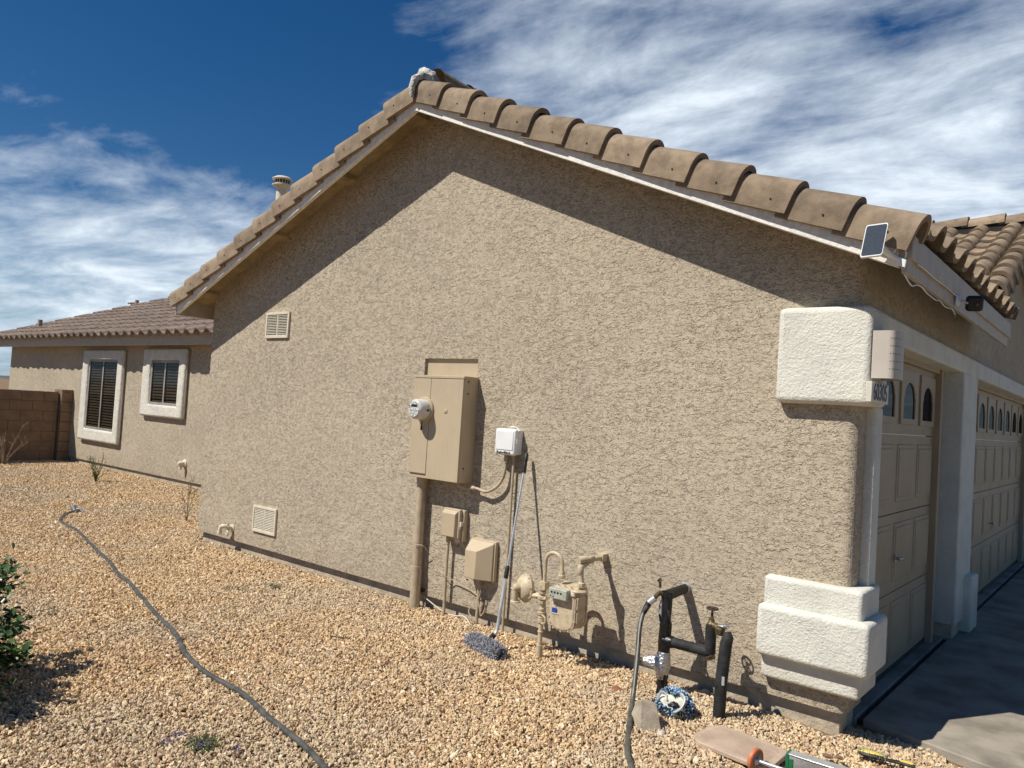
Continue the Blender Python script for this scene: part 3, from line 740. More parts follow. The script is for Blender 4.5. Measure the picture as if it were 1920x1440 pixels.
def wing():
    y = 6.5; xl = -20.6
    mb = MB(); mb.box(xl, XL+.15, y, y+.2, .10, 2.42)
    mb.box(xl, xl+.2, y+.2, 16, .10, 2.42)
    w = mk('wing_wall', mb, STUCCO, house)
    mb = MB(); mb.box(xl+.04, XL+.15, y+.038, y+.3, -.3, .11); mk('wing_foundation', mb, FOUND, house)
    yo = 6.25; ze = 2.48; xe = -21.45; yr = 11.6
    zr = ze+SL*(yr-yo)
    P = [(xe, yo, ze), (-5.0, yo, ze), (-5.0, yr, zr), (xe+(yr-yo), yr, zr)]
    r = mk('wing_roof', deck_slab(P), SOFFIT, house)
    mb = MB(); mb.add([(xe, yo, ze), (xe+(yr-yo), yr, zr), (xe, 2*yr-yo, ze)], [(0, 1, 2)]); mb.add([(xe+(yr-yo), yr, zr), (-5, yr, zr), (-5, 2*yr-yo, ze), (xe, 2*yr-yo, ze)], [(0, 1, 2, 3)])
    mk('roof_deck', mb, TILEP, r)
    mb = MB(); mb.box(xe-.02, XL-.01, yo-.02, yo+.01, 2.324, 2.480); mk('fascia_board', mb, FASCIA, r, bevel=.004)
    mb = MB(); mb.box(xe-.02, XL-.02, yo+.01, y+.05, 2.40, 2.43); mk('soffit', mb, FASCIA, r)
    V = Vector((0, 1, SL)).normalized(); c = V.y
    fb = MB(); fb.box(xe+.05, -5.2, yo-.03, yo+.06, ze-.0, ze+.085); mk('eave_mortar', fb, MORTAR, r)
    mb = tile_field((xe-.05, yo-.135, ze+.002), (1, 0, 0), V, 47, 19, e=.325, seed=21, clip=lambda u, v: u-.1 > v*c-.15, hump=.058)
    mk('field_tiles', mb, TILEP, r, sharp=50)
    # plumbing vents and pale flashing on the slope
    def on_roof(px, py):
        d = AR*((px-960)/F) - AU*((py-720)/F) + AF
        # z = ze+.08 + SL*(y-yo)
        t = (ze+.07+SL*(CAM.y-yo)-CAM.z)/(d.z-SL*d.y); return CAM+d*t
    for (px, py, h, rr) in ((74, 619, .30, .05), (256, 575, .22, .045), (377, 602, .20, .04)):
        p = on_roof(px, py); mb = MB(); mb.lathe(p-Vector((0, 0, .06)), (0, 0, 1), [(0, rr*1.05), (h, rr), (h, rr*.75), (h-.05, rr*.7)], 14)
        mk('plumbing_vent', mb, mat('vent_paint', (.36, .28, .22), .7), r)
    for (px, py, wd) in ((52, 626, .55), (190, 588, .35), (178, 597, .25), (248, 570, .45), (313, 574, .5), (352, 613, .7), (366, 612, .4)):
        p = on_roof(px, py); mb = MB(); N = Vector((0, -SL, 1)).normalized(); s = mnoise.noise(p*3)*.1
        mb.blob(p+N*.02, wd/2, 2, .25, 3, (1, .28, .13), px*.1)
        mk('mortar_patch', mb, MORTAR, r, sharp=80)
    # windows
    def window(o, g, name_i):
        mb = MB(); x0, x1, z0, z1 = o; a0, a1, c0, c1 = g
        yf = y-.085
        O4 = [(x0, z0), (x1, z0), (x1, z1), (x0, z1)]; I4 = [(a0, c0), (a1, c0), (a1, c1), (a0, c1)]
        vs = [(u, yf, v) for u, v in O4]+[(u, yf, v) for u, v in I4]+[(u, y-.002, v) for u, v in O4]+[(u, y-.002, v) for u, v in I4]
        fs = []
        for q in range(4):
            r_ = (q+1) % 4; fs += [(q, r_, 4+r_, 4+q), (q, r_, 8+r_, 8+q), (4+q, 4+r_, 12+r_, 12+q), (8+q, 8+r_, 12+r_, 12+q)]
        mb.add(vs, fs)
        f = mk('window', mb, mat('surround_cream', (.63, .60, .52), .9, var=.05, vscale=9, bump=.014, bscale=22), house, bevel=.045, seg=4)
        mb = MB(); mb.box(a0, a1, y-.012, y-.008, c0, c1); mk('window_backing', mb, DARK, f)
        mb = MB(); zz = c0+.05
        while zz < c1-.06:
            mb.hexa([(a0+.05, y-.030, zz), (a1-.05, y-.030, zz), (a1-.05, y-.014, zz+.026), (a0+.05, y-.014, zz+.026)], [(a0+.05, y-.031, zz+.004), (a1-.05, y-.031, zz+.004), (a1-.05, y-.015, zz+.030), (a0+.05, y-.015, zz+.030)]); zz += .052
        mk('blind', mb, BLINDM, f)
        mb = MB(); m = (a0+a1)/2; t = .045
        for q in ((a0, a0+t, c0, c1), (a1-t, a1, c0, c1), (a0+t, a1-t, c0, c0+t), (a0+t, a1-t, c1-t, c1), (m-.022, m+.022, c0+t, c1-t)): mb.box(q[0], q[1], y-.052, y-.033, q[2], q[3])
        mk('window_frame', mb, mat('window_frame_grey', (.30, .28, .24), .5), f, bevel=.003)
        mb = MB(); mb.box(a0+t, a1-t, y-.041, y-.039, c0+t, c1-t); mk('pane', mb, PANE, f)
    window((-16.38, -14.62, .50, 2.265), (-16.12, -14.85, .73, 2.08), 0)
    window((-13.83, -12.32, 1.10, 2.285), (-13.55, -12.54, 1.31, 2.085), 1)
pm = bpy.data.materials.new('clear_pane'); pm.use_nodes = True; _t = NT(pm.node_tree); _t.n.clear()
_m = _t('ShaderNodeMixShader', {0: .055}); _t.l.new(_t('ShaderNodeBsdfTransparent', {'Color': (.62, .64, .64, 1)}).outputs[0], _m.inputs[1]); _t.l.new(_t('ShaderNodeBsdfGlossy', {'Roughness': .02}).outputs[0], _m.inputs[2]); _t('ShaderNodeOutputMaterial', {0: _m.outputs[0]})
PANE = pm
wing()
# ================================================================== YARD WALL, FENCE
def yard_wall():
    w = top('block_wall', (-17.08, 3, 0), 'brown concrete block yard wall in shade, left of the wing, ending in a pilaster', 'wall')
    rnd = random.Random(3)
    mb = MB(); mb.box(-17.14, -17.012, -2, 6.27, -.2, 1.385); mk('mortar_core', mb, MORT2, w)
    mb = MB()
    for k in range(7):
        y = -2+(.2 if k % 2 else 0)
        z0 = k*.2-.0; 
        while y < 6.25:
            j = rnd.uniform(0, .003); mb.box(-17.15, -17.0-j, y+.005, min(y+.395, 6.265), z0+.005, z0+.195, tone=rnd.random()); y += .4
    mk('blocks', mb, BLOCK, w, bevel=.004, seg=1)
    mb = MB()
    for k in range(7): mb.box(-17.30, -16.90, 6.285, 6.69, k*.2+.004 if k else -.2, k*.2+.198)
    mb.box(-17.30, -16.90, 6.285, 6.69, 1.40, 1.45)
    mk('pilaster', mb, BLOCK, w, bevel=.006, seg=2)
    f = top('metal_fence', (-25.5, 9, 0), 'dark metal railing fence far behind the block wall', 'fence')
    mb = MB(); mb.box(-28, -21.4, 8.98, 9.02, 1.24, 1.27); mb.box(-28, -21.4, 8.98, 9.02, .2, .23); mk('rail', mb, BLACKP, f)
    mb = MB(); x = -27.9
    while x < -21.4: mb.box(x-.009, x+.009, 8.99, 9.01, 0, 1.36); x += .12
    mk('picket_row', mb, BLACKP, f); mb = MB(); mb.box(-21.5, -21.42, 8.96, 9.04, -.1, 1.42); mk('post', mb, BLACKP, f)
yard_wall()

# ================================================================== WALL FIXTURES
def louvre(corners, label):
    x0, x1, z0, z1 = corners
    v = top('wall_vent', ((x0+x1)/2, YW, z0), label, 'vent', 'louvred vents in the gable wall')
    mb = MB(); t = .022; y0, y1 = YW-.020, YW+.001
    for q in ((x0, x0+t, z0, z1), (x1-t, x1, z0, z1), (x0+t, x1-t, z0, z0+t*1.1), (x0+t, x1-t, z1-t*1.1, z1)): mb.box(q[0], q[1], y0, y1, q[2], q[3])
    xm = (x0+x1)/2; mb.box(xm-.008, xm+.008, y0+.004, y1, z0+t, z1-t); mk('vent_frame', mb, TRIMP, v, bevel=.002)
    mb = MB(); mb.box(x0+t*.8, x1-t*.8, YW-.003, YW-.001, z0+t*.8, z1-t*.8); mk('vent_backing', mb, DARK, v)
    mb = MB(); n = 13; h = (z1-z0-2.2*t)/n
    for a, b in ((x0+t+.004, xm-.01), (xm+.01, x1-t-.004)):
        for k in range(n):
            z = z0+1.1*t+h*k
            mb.hexa([(a, y0+.003, z+h*.08), (b, y0+.003, z+h*.08), (b, YW-.004, z+h*.42), (a, YW-.004, z+h*.42)], [(a, y0+.003, z+h*.30), (b, y0+.003, z+h*.30), (b, YW-.004, z+h*.72), (a, YW-.004, z+h*.72)])
    mk('louvre_slats', mb, TRIMP, v)
louvre((-6.83, -6.445, 2.163, 2.418), 'square louvred vent high on the stucco wall, near the left roof eave')
louvre((-6.815, -6.425, .252, .508), 'square louvred vent low on the stucco wall, close to the gravel')

YF = 4.22
def electric():
    e = top('electric_panel', (-4.2, YF, 1.03), 'tall beige electrical service panel box with a glass meter on its left side', 'electrical panel')
    x0, x1, xm, z0, z1 = -4.478, -3.945, -4.288, 1.032, 1.825
    mb = MB(); mb.box(x0, x1, YF+.008, YW+.04, z0, z1-.006); mb.box(x0-.006, x1+.006, YF-.006, YW+.02, z1-.016, z1+.006)
    mk('cabinet', mb, PANEL, e, bevel=.003)
    mb = MB(); mb.box(xm+.003, x1-.002, YF-.004, YF+.008, z0+.002, z1-.020); mk('cabinet_door', mb, PANEL, e, bevel=.003)
    mb = MB(); mb.box(x0+.001, xm-.001, YF-.004, YF+.008, z0+.035, z1-.020); mk('meter_cover_plate', mb, PANEL, e, bevel=.003)
    mb = MB(); mb.box(-4.125, -4.095, YF-.008, YF-.003, 1.545, 1.575); mb.tube([(-4.11, YF-.007, 1.56), (-4.11, YF-.012, 1.56)], .009); mk('door_latch', mb, PANEL, e, bevel=.002)
    mb = MB()
    for z in (1.79, 1.70, 1.14): mb.lathe((x1+.001, YF+.05, z), (1, 0, 0), [(0, .008), (.002, .006)], 10)
    mk_each('screw', mb, DARK, e)
    c = at(797, 768, 1, YF-.004)
    mb = MB(); mb.lathe((c.x, c.y, c.z), (0, -1, 0), [(0, .098), (.012, .098), (.020, .092), (.020, .080)], 32); mk('meter_ring', mb, PANEL, e, sharp=30)
    mb = MB(); mb.lathe((c.x, c.y-.012, c.z), (0, -1, 0), [(0, .082), (.03, .082), (.085, .078), (.100, .070), (.108, .060)], 32); m = mk('meter', mb, CLEARM, e, sharp=50)
    mb = MB(); mb.lathe((c.x, c.y-.1205, c.z), (0, -1, 0), [(0, .060), (.002, .059)], 32); mk('meter_face', mb, mat('meter_face_grey', (.60, .60, .55), .4, var=.25, vscale=60), m)
    Mx = Matrix(((1, 0, 0, c.x), (0, 0, -1, c.y-.1235), (0, 1, 0, c.z), (0, 0, 0, 1)))
    mb = MB(); mb.box(c.x-.025, c.x+.036, c.y-.125, c.y-.1225, c.z+.018, c.z+.036); mb.box(c.x-.048, c.x-.038, c.y-.125, c.y-.1225, c.z+.020, c.z+.028); mk('display', mb, BLACKP, m)
    mb = MB()
    for (dx, dz) in ((-.038, -.008), (-.026, -.012), (-.012, -.008), (.022, -.006), (.033, -.010), (.018, -.016), (-.02, -.032), (.005, -.034), (.0, -.046)): mb.box(c.x+dx-.004, c.x+dx+.004, c.y-.1245, c.y-.1222, c.z+dz-.002, c.z+dz+.002)
    mb.box(c.x+.074, c.x+.0835, c.y-.060, c.y-.035, c.z-.012, c.z+.004)
    mk_each('dial_mark', mb, BLACKP, m)
    mb = MB(); mb.tube([(c.x+.0, c.y-.02, c.z-.094), (c.x-.004, c.y-.026, c.z-.115), (c.x+.0, c.y-.022, c.z-.135)], .004, 6); mb.box(c.x-.008, c.x+.006, c.y-.03, c.y-.022, c.z-.16, c.z-.13); mk('meter_seal', mb, BLACKR, e)
    # riser conduit
    r = top('conduit_riser', (-4.43, 4.33, 0), 'thick beige riser conduit running from the electrical panel down to the gravel', 'conduit')
    mb = MB(); rr = .037; pts = [(-4.427, 4.325, 1.04), (-4.424, 4.325, .50), (-4.418, 4.322, .10), (-4.412, 4.316, -.06)]
    mb.tube(pts, rr, 20); mk('riser_pipe', mb, BEIGEP, r)
    mb = MB(); mb.lathe((-4.427, 4.325, .965), (0, 0, 1), [(0, .036), (.0, .042), (.05, .044), (.066, .044), (.066, .03)], 20)
    mb.lathe((-4.419, 4.322, .33), (0, 0, -1), [(0, .039), (.001, .0405), (.29, .0415), (.36, .043), (.37, .037)], 20)
    mk_each('riser_sleeve', mb, BEIGEP, r)
    mb = MB(); mb.box(-4.475, -4.37, 4.36, 4.384, .125, .15); mb.lathe((-4.475, 4.352, .14), (0, -1, 0), [(0, .013), (.014, .013)], 8); mk('strap_clamp', mb, RUST, r, bevel=.003)
electric()

def timer():
    x0, x1 = -3.665, -3.475; z0, z1 = 1.275, 1.465
    t = top('irrigation_timer', (-3.57, 4.30, 1.28), 'white plastic irrigation timer box with black lettering, right of the electrical panel', 'controller box')
    mb = MB(); mb.box(x0+.010, x1-.002, 4.325, YW, z0+.006, z1-.002); mk('timer_base', mb, WHITEPL, t, bevel=.012, seg=3)
    mb = MB(); mb.box(x0, x1, 4.285, 4.330, z0, z1); mk('timer_lid', mb, WHITEPL, t, bevel=.017, seg=4)
    mb = MB(); mb.box(x0+.016, x1-.016, 4.281, 4.29, z0+.036, z1-.016); mk('lid_panel', mb, WHITEPL, t, bevel=.004, seg=2)
    mb = MB(); mb.box(x1-.006, x1+.005, 4.30, 4.335, 1.36, 1.395); mb.lathe((x1-.002, 4.335, 1.385), (1, 0, 0), [(0, .008), (.008, .007)], 10); mk('latch', mb, WHITEPL, t, bevel=.002)
    mb = MB(); mb.tube([(x0+.09, 4.35, z1-.004), (x0+.094, 4.345, z1+.016), (x0+.15, 4.345, z1+.014), (x0+.17, 4.35, z1-.004)], .004, 8); mk('hanger', mb, WHITEPL, t)
    M = Matrix(((1, 0, 0, -3.578), (0, 0, -1, 4.2838), (0, 1, 0, 1.293), (0, 0, 0, 1)))
    text_mesh('lettering', 'Rain\u2022Bird', .026, M, BLACKP, t, .0006, 1.3, .0005)
    # flexible whip from the panel and the thin drop conduit
    w = top('flexible_conduit', (-3.8, 4.33, 1.0), 'beige curved conduit looping from the panel bottom up to the white timer', 'conduit')
    P = [(-4.02, 4.31, 1.035), (-4.005, 4.31, 1.012), (-3.95, 4.31, .995), at(893, 916, 1, 4.33), at(912, 922, 1, 4.33), at(932, 912, 1, 4.33), at(944, 893, 1, 4.335), at(949, 866, 1, 4.34), at(949, 850, 1, 4.34)]
    mb = MB(); mb.tube(spline(P, 6), .0115, 12); mk('whip', mb, BEIGEP, w)
    mb = MB(); q = at(889, 916, 1, 4.33); mb.tube([q-Vector((.03, 0, -.008)), q+Vector((.006, 0, 0))], .016, 12); mb.tube([at(949, 868, 1, 4.34), at(949, 851, 1, 4.34)], .0155, 12); mk_each('conduit_fitting', mb, BEIGEP, w)
    c = top('thin_conduit', (-3.5, 4.36, 0), 'thin beige conduit dropping from the white timer to the gravel', 'conduit')
    mb = MB(); mb.tube([(-3.528, 4.350, 1.29), (-3.530, 4.350, .7), (-3.534, 4.350, .10), (-3.535, 4.35, -.05)], .0098, 10); mk('drop_pipe', mb, BEIGEP, c)
timer()

def util_boxes():
    # upper service box
    p = lambda px, py, y=4.295: at(px, py, 1, y)
    b = top('utility_box', (-4.07, 4.3, .58), 'small beige utility box with side hasp, upper of the two below the panel', 'utility box', 'small utility boxes under the panel')
    x0, x1, z0, z1 = -4.150, -3.995, .605, .825
    mb = MB(); mb.box(x0+.010, x1+.035, 4.335, YW, z0-.02, z1-.004); mk('box_base', mb, PANEL, b, bevel=.006)
    mb = MB(); mb.box(x0, x1+.014, 4.305, 4.338, z0+.002, z1); mk('box_rim', mb, PANEL, b, bevel=.006)
    mb = MB(); mb.hexa([(x0+.006, 4.28, z0+.012), (x1-.012, 4.28, z0+.012), (x1, 4.308, z0+.004), (x0, 4.308, z0+.004)], [(x0+.006, 4.28, z1-.035), (x1-.012, 4.28, z1-.035), (x1, 4.308, z1-.008), (x0, 4.308, z1-.008)]); mk('box_lid', mb, PANEL, b, bevel=.004)
    mb = MB(); mb.box(x1+.012, x1+.028, 4.31, 4.335, .70, .735); mb.tube([(x1+.02, 4.31, .71), (x1+.028, 4.302, .70), (x1+.022, 4.305, .68)], .004, 6); mb.box(x1-.03, x1+.008, 4.315, 4.33, z0-.03, z0); mk_each('hasp_piece', mb, TRIMP, b, bevel=.002)
    c = top('service_conduit', (-4.12, 4.34, 0), 'thin beige pipe from the upper utility box into the gravel', 'conduit')
    mb = MB(); mb.tube([(-4.112, 4.335, .61), (-4.112, 4.335, .3), (-4.108, 4.335, -.04)], .0125, 12); mb.tube([(-4.112, 4.335, .60), (-4.112, 4.335, .55)], .017, 12); mk('service_pipe', mb, BEIGEP, c)
    # lower sloped cable box
    b = top('utility_box', (-3.8, 4.3, .34), 'larger beige cable box with a sloped faceted cover, lower of the two below the panel', 'utility box', 'small utility boxes under the panel')
    x0, x1, z0, z1 = -3.885, -3.655, .345, .625
    mb = MB(); mb.box(x0+.002, x1+.012, 4.345, YW-.001, z0-.004, z1+.006); mk('box_base', mb, PANEL, b, bevel=.004)
    xm = -3.757
    A = [(x0, 4.345, z0), (xm, 4.262, z0+.006), (x1, 4.345, z0)]; 
    mb = MB()
    mb.add([(x0, 4.345, z0), (x0+.008, 4.275, z0+.006), (xm, 4.262, z0+.006), (x1, 4.335, z0), (x1, 4.345, z0), (x0, 4.345, z1), (x0+.008, 4.275, z1-.075), (xm, 4.262, z1-.07), (x1, 4.335, z1-.012), (x1, 4.345, z1)],
           [(0, 1, 2, 3, 4), (0, 5, 6, 1), (1, 6, 7, 2), (2, 7, 8, 3), (3, 8, 9, 4), (5, 9, 8, 7, 6), (0, 4, 9, 5)])
    mk('box_cover', mb, PANEL, b, bevel=.004, sharp=20)
    mb = MB(); mb.lathe((-3.835, 4.272, z0-.004), (0, 0, -1), [(0, .008), (.008, .008)], 8); mk('screw', mb, BLACKR, b)
    c = top('cable_conduit', (-3.8, 4.34, 0), 'thin grey beige conduit below the lower cable box', 'conduit')
    mb = MB(); mb.tube([(-3.775, 4.34, .35), (-3.778, 4.345, .15), (-3.785, 4.345, -.04)], .013, 10); mk('cable_pipe', mb, BEIGEP, c)
    # loose cables
    w = top('loose_cable', (-3.9, 4.33, 0), 'loose pale cable strung across the wall from the riser to the lower cable box', 'cable')
    Q = [at(778, 1022, 1, 4.28), at(792, 1023, 1, 4.30), at(803, 1035, 1, 4.35), at(815, 1055, 1, 4.36), at(832, 1078, 1, 4.32), at(850, 1088, 1, 4.35), at(880, 1105, 1, 4.36), at(900, 1122, 1, 4.35), at(905, 1135, 1, 4.35)]
    mb = MB(); mb.tube(spline(Q, 6), .0038, 6); mk('cable_run', mb, BEIGEP, w)
    w = top('ground_wire', (-4.1, 4.3, 0), 'pale wire lying along the foundation at the gravel edge', 'cable')
    Q = [(-4.37, 4.38, .085), (-4.25, 4.37, .05), (-4.12, 4.36, .02), (-4.02, 4.35, .022), (-3.9, 4.34, .04), (-3.78, 4.28, .014)]
    mb = MB(); mb.tube(spline(Q, 6), .0040, 6); mk('wire_run', mb, TRIMP, w)
    w = top('coiled_wire', (-3.78, 4.32, 0), 'short curly wire ends hanging under the lower cable box', 'cable')
    Q = [(-3.76, 4.34, .33), (-3.745, 4.325, .25), (-3.765, 4.33, .19), (-3.735, 4.32, .13), (-3.72, 4.315, .09), (-3.70, 4.32, .115), (-3.69, 4.325, .15)]
    mb = MB(); mb.tube(spline(Q, 6), .0042, 6)
    Q = [(-3.80, 4.33, .14), (-3.835, 4.32, .12), (-3.83, 4.31, .085), (-3.80, 4.31, .06), (-3.805, 4.305, .02)]
    mb.tube(spline(Q, 6), .0045, 6); mk('wire_tail', mb, BEIGEP, w)
util_boxes()

def pole():
    o = top('telescopic_pole', (-3.5, 3.92, 0), 'silver telescopic pole with black grip and grey fluffy duster head, leaning on the wall', 'duster')
    T = at(988, 849, 1, 4.335); B = at(931, 1186, 1, 3.985)
    d = (B-T)
    g = lambda t: T+d*t
    mb = MB(); pts = [g(0), g(.01), g(.035), g(.05), g(.058), g(.066), g(.083), g(.1), g(.118)]
    mb.tube(pts, [.008, .0135, .0155, .0155, .0135, .0152, .0148, .0125, .0118], 14); mk('grip', mb, BLACKR, o)
    mb = MB(); mb.tube([g(.11), g(.66)], .0085, 12); mk('upper_tube', mb, ALU, o)
    mb = MB(); mb.tube([g(.645), g(.655), g(.70), g(.715)], [.012, .0155, .0155, .0135], 14); mk('lock_collar', mb, BLACKR, o)
    mb = MB(); e1 = g(.985); e2 = at(932, 1180, 1, 3.97); e3 = at(925, 1192, 1, 3.955)
    mb.tube(spline([g(.70), g(.85), e1, e3], 8), .0125, 14); mk('lower_tube', mb, mat('white_tube', (.62, .62, .60), .3, metal=.5), o)
    mb = MB(); e4 = at(917, 1203, 1, 3.94); mb.tube([e3+Vector((.008, 0, .012)), e4], [.0175, .021], 12); mk('head_connector', mb, BLACKR, o)
    A = at(889, 1203, 1, 3.965); Bc = at(929, 1222, 1, 3.875)
    rnd = random.Random(5); hd = MB(); axis = (Bc-A); L = axis.length; ax = axis.normalized()
    hd.tube([A-ax*.03, A-ax*.015, A, (A+Bc)/2, Bc, Bc+ax*.015, Bc+ax*.03], [.012, .035, .046, .050, .046, .035, .012], 16)
    side = ax.cross(Vector((0, 0, 1))).normalized(); upv = side.cross(ax)
    for _ in range(3600):
        t = rnd.uniform(-.22, 1.22); ang = rnd.uniform(0, 2*PI); rr = .046*math.sqrt(max(.05, 1-max(0, abs(t-.5)-.5)**2/.075))
        nrm = (side*math.cos(ang)+upv*math.sin(ang)) + ax*(max(0, t-1)-max(0, -t))*4
        nrm.normalize(); p = A+axis*t+(side*math.cos(ang)+upv*math.sin(ang))*rr
        q = nrm*rnd.uniform(.010, .020); tw = Vector((rnd.uniform(-1, 1), rnd.uniform(-1, 1), rnd.uniform(-1, 1)))*.008
        if p.z+q.z < -.01: q.z = abs(q.z)*.2
        hd.tube([p, p+q*.6+tw*.4, p+q+tw], [.0026, .0030, .0016], 4)
    mk('duster_head', hd, FLUFF, o)
pole()

def gas_meter():
    o = top('gas_meter', (-2.9, 4.1, 0), 'beige painted gas meter with regulator disc, dial window and looped pipe', 'gas meter')
    y = 4.10
    p = lambda px, py, yy=y: at(px, py, 1, yy)
    # body
    fx0, fx1 = p(1029, 1150, 4.03).x, p(1075, 1150, 4.03).x
    zt, zb = p(1050, 1113, 4.03).z, p(1050, 1183, 4.03).z
    mb = MB(); xm = (fx0+fx1)/2; w = (fx1-fx0)/2
    poly = []
    zc = zb+.075
    for i in range(13): a = PI+PI*i/12; poly.append((xm+w*math.copysign(abs(math.cos(a))**.75, math.cos(a)), zc+.075*math.sin(a)))
    poly += [(xm+w, zt-.02), (xm+w-.012, zt), (xm-w+.012, zt), (xm-w, zt-.02)]
    mb.prism(poly, lambda u, v, q: Vector((u, q, v)), 4.035, 4.19); body = mk('meter_body', mb, METERP, o, bevel=.010, seg=3)
    mb = MB(); P2 = [(xm+(u-xm)*1.07, (zb+zt)/2+(v-(zb+zt)/2)*1.04) for u, v in poly]
    mb.prism(P2, lambda u, v, q: Vector((u, q, v)), 4.040, 4.052); mb.prism(P2, lambda u, v, q: Vector((u, q, v)), 4.165, 4.178); mk('flange', mb, METERP, o, bevel=.003)
    mb = MB()
    for u, v in P2[::2]: mb.lathe((xm+(u-xm)*.97, 4.041, (zb+zt)/2+(v-(zb+zt)/2)*.98), (0, -1, 0), [(0, .0065), (.008, .0065)], 6)
    for dx in (-.05, 0, .05): mb.lathe((xm+dx, 4.06, zt+.045), (0, -.3, 1), [(0, .006), (.008, .006)], 6)
    mk_each('bolt', mb, METERP, o)
    mb = MB(); mb.hexa([(xm-w-.002, 4.025, zt-.004), (xm+w+.004, 4.025, zt-.004), (xm+w+.004, 4.19, zt-.004), (xm-w-.002, 4.19, zt-.004)], [(xm-w+.012, 4.04, zt+.034), (xm+w-.010, 4.04, zt+.034), (xm+w-.010, 4.18, zt+.052), (xm-w+.012, 4.18, zt+.052)]); mk('meter_top', mb, METERP, o, bevel=.010, seg=3)
    mb = MB(); mb.lathe((xm+w-.01, 4.09, zt+.018), (0, 0, 1), [(0, .052), (.010, .056), (.018, .05)], 20); mb.lathe((xm+w+.006, 4.06, zb+.05), (0, 0, 1), [(0, .013), (.08, .013)], 10); mb.lathe((xm+w+.006, 4.06, zb+.15), (0, 0, 1), [(0, .015), (.07, .012)], 10)
    mk('diaphragm_cover', mb, METERP, o)
    # index
    i0, i1 = p(1029, 1115, 4.0).x, p(1063, 1115, 4.0).x; j1, j0 = p(1045, 1104, 4.0).z, p(1045, 1124, 4.0).z
    mb = MB(); mb.box(i0, i1, 3.995, 4.045, j0, j1); ix = mk('meter_index', mb, METERG, o, bevel=.006, seg=3)
    mb = MB()
    for k in range(4): mb.lathe((i0+.024+k*.024, 3.996, j1-.025), (0, -1, 0), [(0, .0075), (.0015, .0075)], 12)
    mb.box(i0+.014, i0+.022, 3.9935, 3.997, j0+.012, j0+.02); mb.box(i0+.034, i0+.042, 3.9935, 3.997, j0+.01, j0+.018)
    mk_each('index_dial', mb, BLACKP, ix)
    s = p(1039, 1143, 4.03); mb = MB(); mb.box(s.x-.018, s.x+.020, 4.030, 4.036, s.z-.016, s.z+.010); mk('blue_sticker', mb, BLUEL, o)
    mb = MB(); mb.box(s.x-.020, s.x+.010, 4.0305, 4.0355, s.z+.012, s.z+.042); mb.box(s.x-.018, s.x+.032, 4.0315, 4.0352, s.z-.026, s.z-.018); mk_each('sticker', mb, mat('sticker_pale', (.55, .52, .46), .5), o)
    # riser and valve
    rx = -3.013
    mb = MB(); mb.tube([(rx, y, -.06), (rx, y, .40)], .0155, 14); mb.tube([(rx, y, -.05), (rx, y, .085)], .021, 14)
    mk('inlet_riser', mb, METERP, o)
    mb = MB()
    for (z, r, h) in ((.085, .0195, .006), (.17, .019, .012), (.235, .024, .022), (.262, .021, .012), (.285, .026, .02), (.315, .021, .015), (.355, .025, .022), (.385, .030, .022), (.42, .024, .02), (.445, .031, .04)):
        mb.lathe((rx, y, z), (0, 0, 1), [(0, r*.9), (.002, r), (h-.002, r), (h, r*.9)], 8 if r > .024 else 14)
    mb.tube([(rx, y, .385), (rx+.05, y-.02, .40)], .012, 10); mb.tube([(rx-.0, y, .40), (rx-.075, y-.008, .395)], .017, 12)
    mb.tube(spline([(rx+.02, y-.02, .29), (rx+.05, y-.03, .28), (rx+.055, y-.03, .25), (rx+.02, y-.02, .235)], 5), .007, 8)
    mb.lathe((rx-.02, y, .40), (-1, -.1, 0), [(0, .023), (.02, .023)], 6)
    mk('valve_fittings', mb, METERP, o, sharp=40)
    # looped pipe
    a = p(1021, 1090); b = p(1053.5, 1074)
    zt2 = p(1037, 1036).z
    R_ = (b.x-a.x)/2; pts = [Vector((rx, y, .46)), Vector((a.x, y, zt2-R_-.03))]
    pts[0].x = a.x
    pts += [Vector((a.x+R_-R_*math.cos(t), y, zt2-R_+R_*math.sin(t))) for t in [PI*k/12 for k in range(13)]] + [Vector((b.x, y, b.z-.02))]
    mb = MB(); mb.tube(pts, .0125, 14); mb.box(a.x-.028, a.x+.024, y-.026, y+.026, .455, .50); mk('loop_pipe', mb, METERP, o, sharp=50)
    mb = MB(); mb.lathe((b.x, y, b.z-.035), (0, 0, 1), [(0, .022), (.012, .027), (.02, .027), (.022, .02), (.045, .019)], 8)
    c = p(1090, 1096); mb.lathe((c.x, y, c.z-.02), (0, 0, 1), [(0, .022), (.016, .028), (.03, .026), (.035, .018), (.05, .018)], 8); mk_each('meter_union', mb, METERP, o, sharp=40)
    c2 = p(1089, 1064); c3 = p(1106, 1050, 4.2); c4 = p(1117, 1047, YW)
    mb = MB(); mb.tube([Vector((c.x, y, c.z)), Vector((c2.x, y, c2.z))], .0165, 12)
    mb.lathe(Vector((c2.x, y, c2.z-.045)), (0, 0, 1), [(0, .018), (.004, .021), (.05, .021), (.06, .015)], 12)
    mb.tube([Vector((c2.x, y, c2.z)), c3], .020, 12); mb.tube([c3-Vector((.0, .03, .0)), c3+Vector((0, .02, 0))], .025, 12)
    mb.tube([c3, (c3.x, YW+.01, c3.z)], .0155, 12); e = p(1089, 1051); mb.tube([e-Vector((.012, 0, 0)), e+Vector((.03, .06, .01))], [.024, .019], 12)
    mb.tube([e+Vector((.02, .04, .005)), c3+Vector((0, .04, .012))], .015, 12); mb.box(c3.x-.024, c3.x+.022, YW-.06, YW+.005, c3.z-.02, c3.z+.026)
    mk('outlet_pipe', mb, METERP, o, sharp=45)
    # regulator
    r = p(986, 1102, 4.12); A = Vector((-.42, -.90, .05)).normalized()
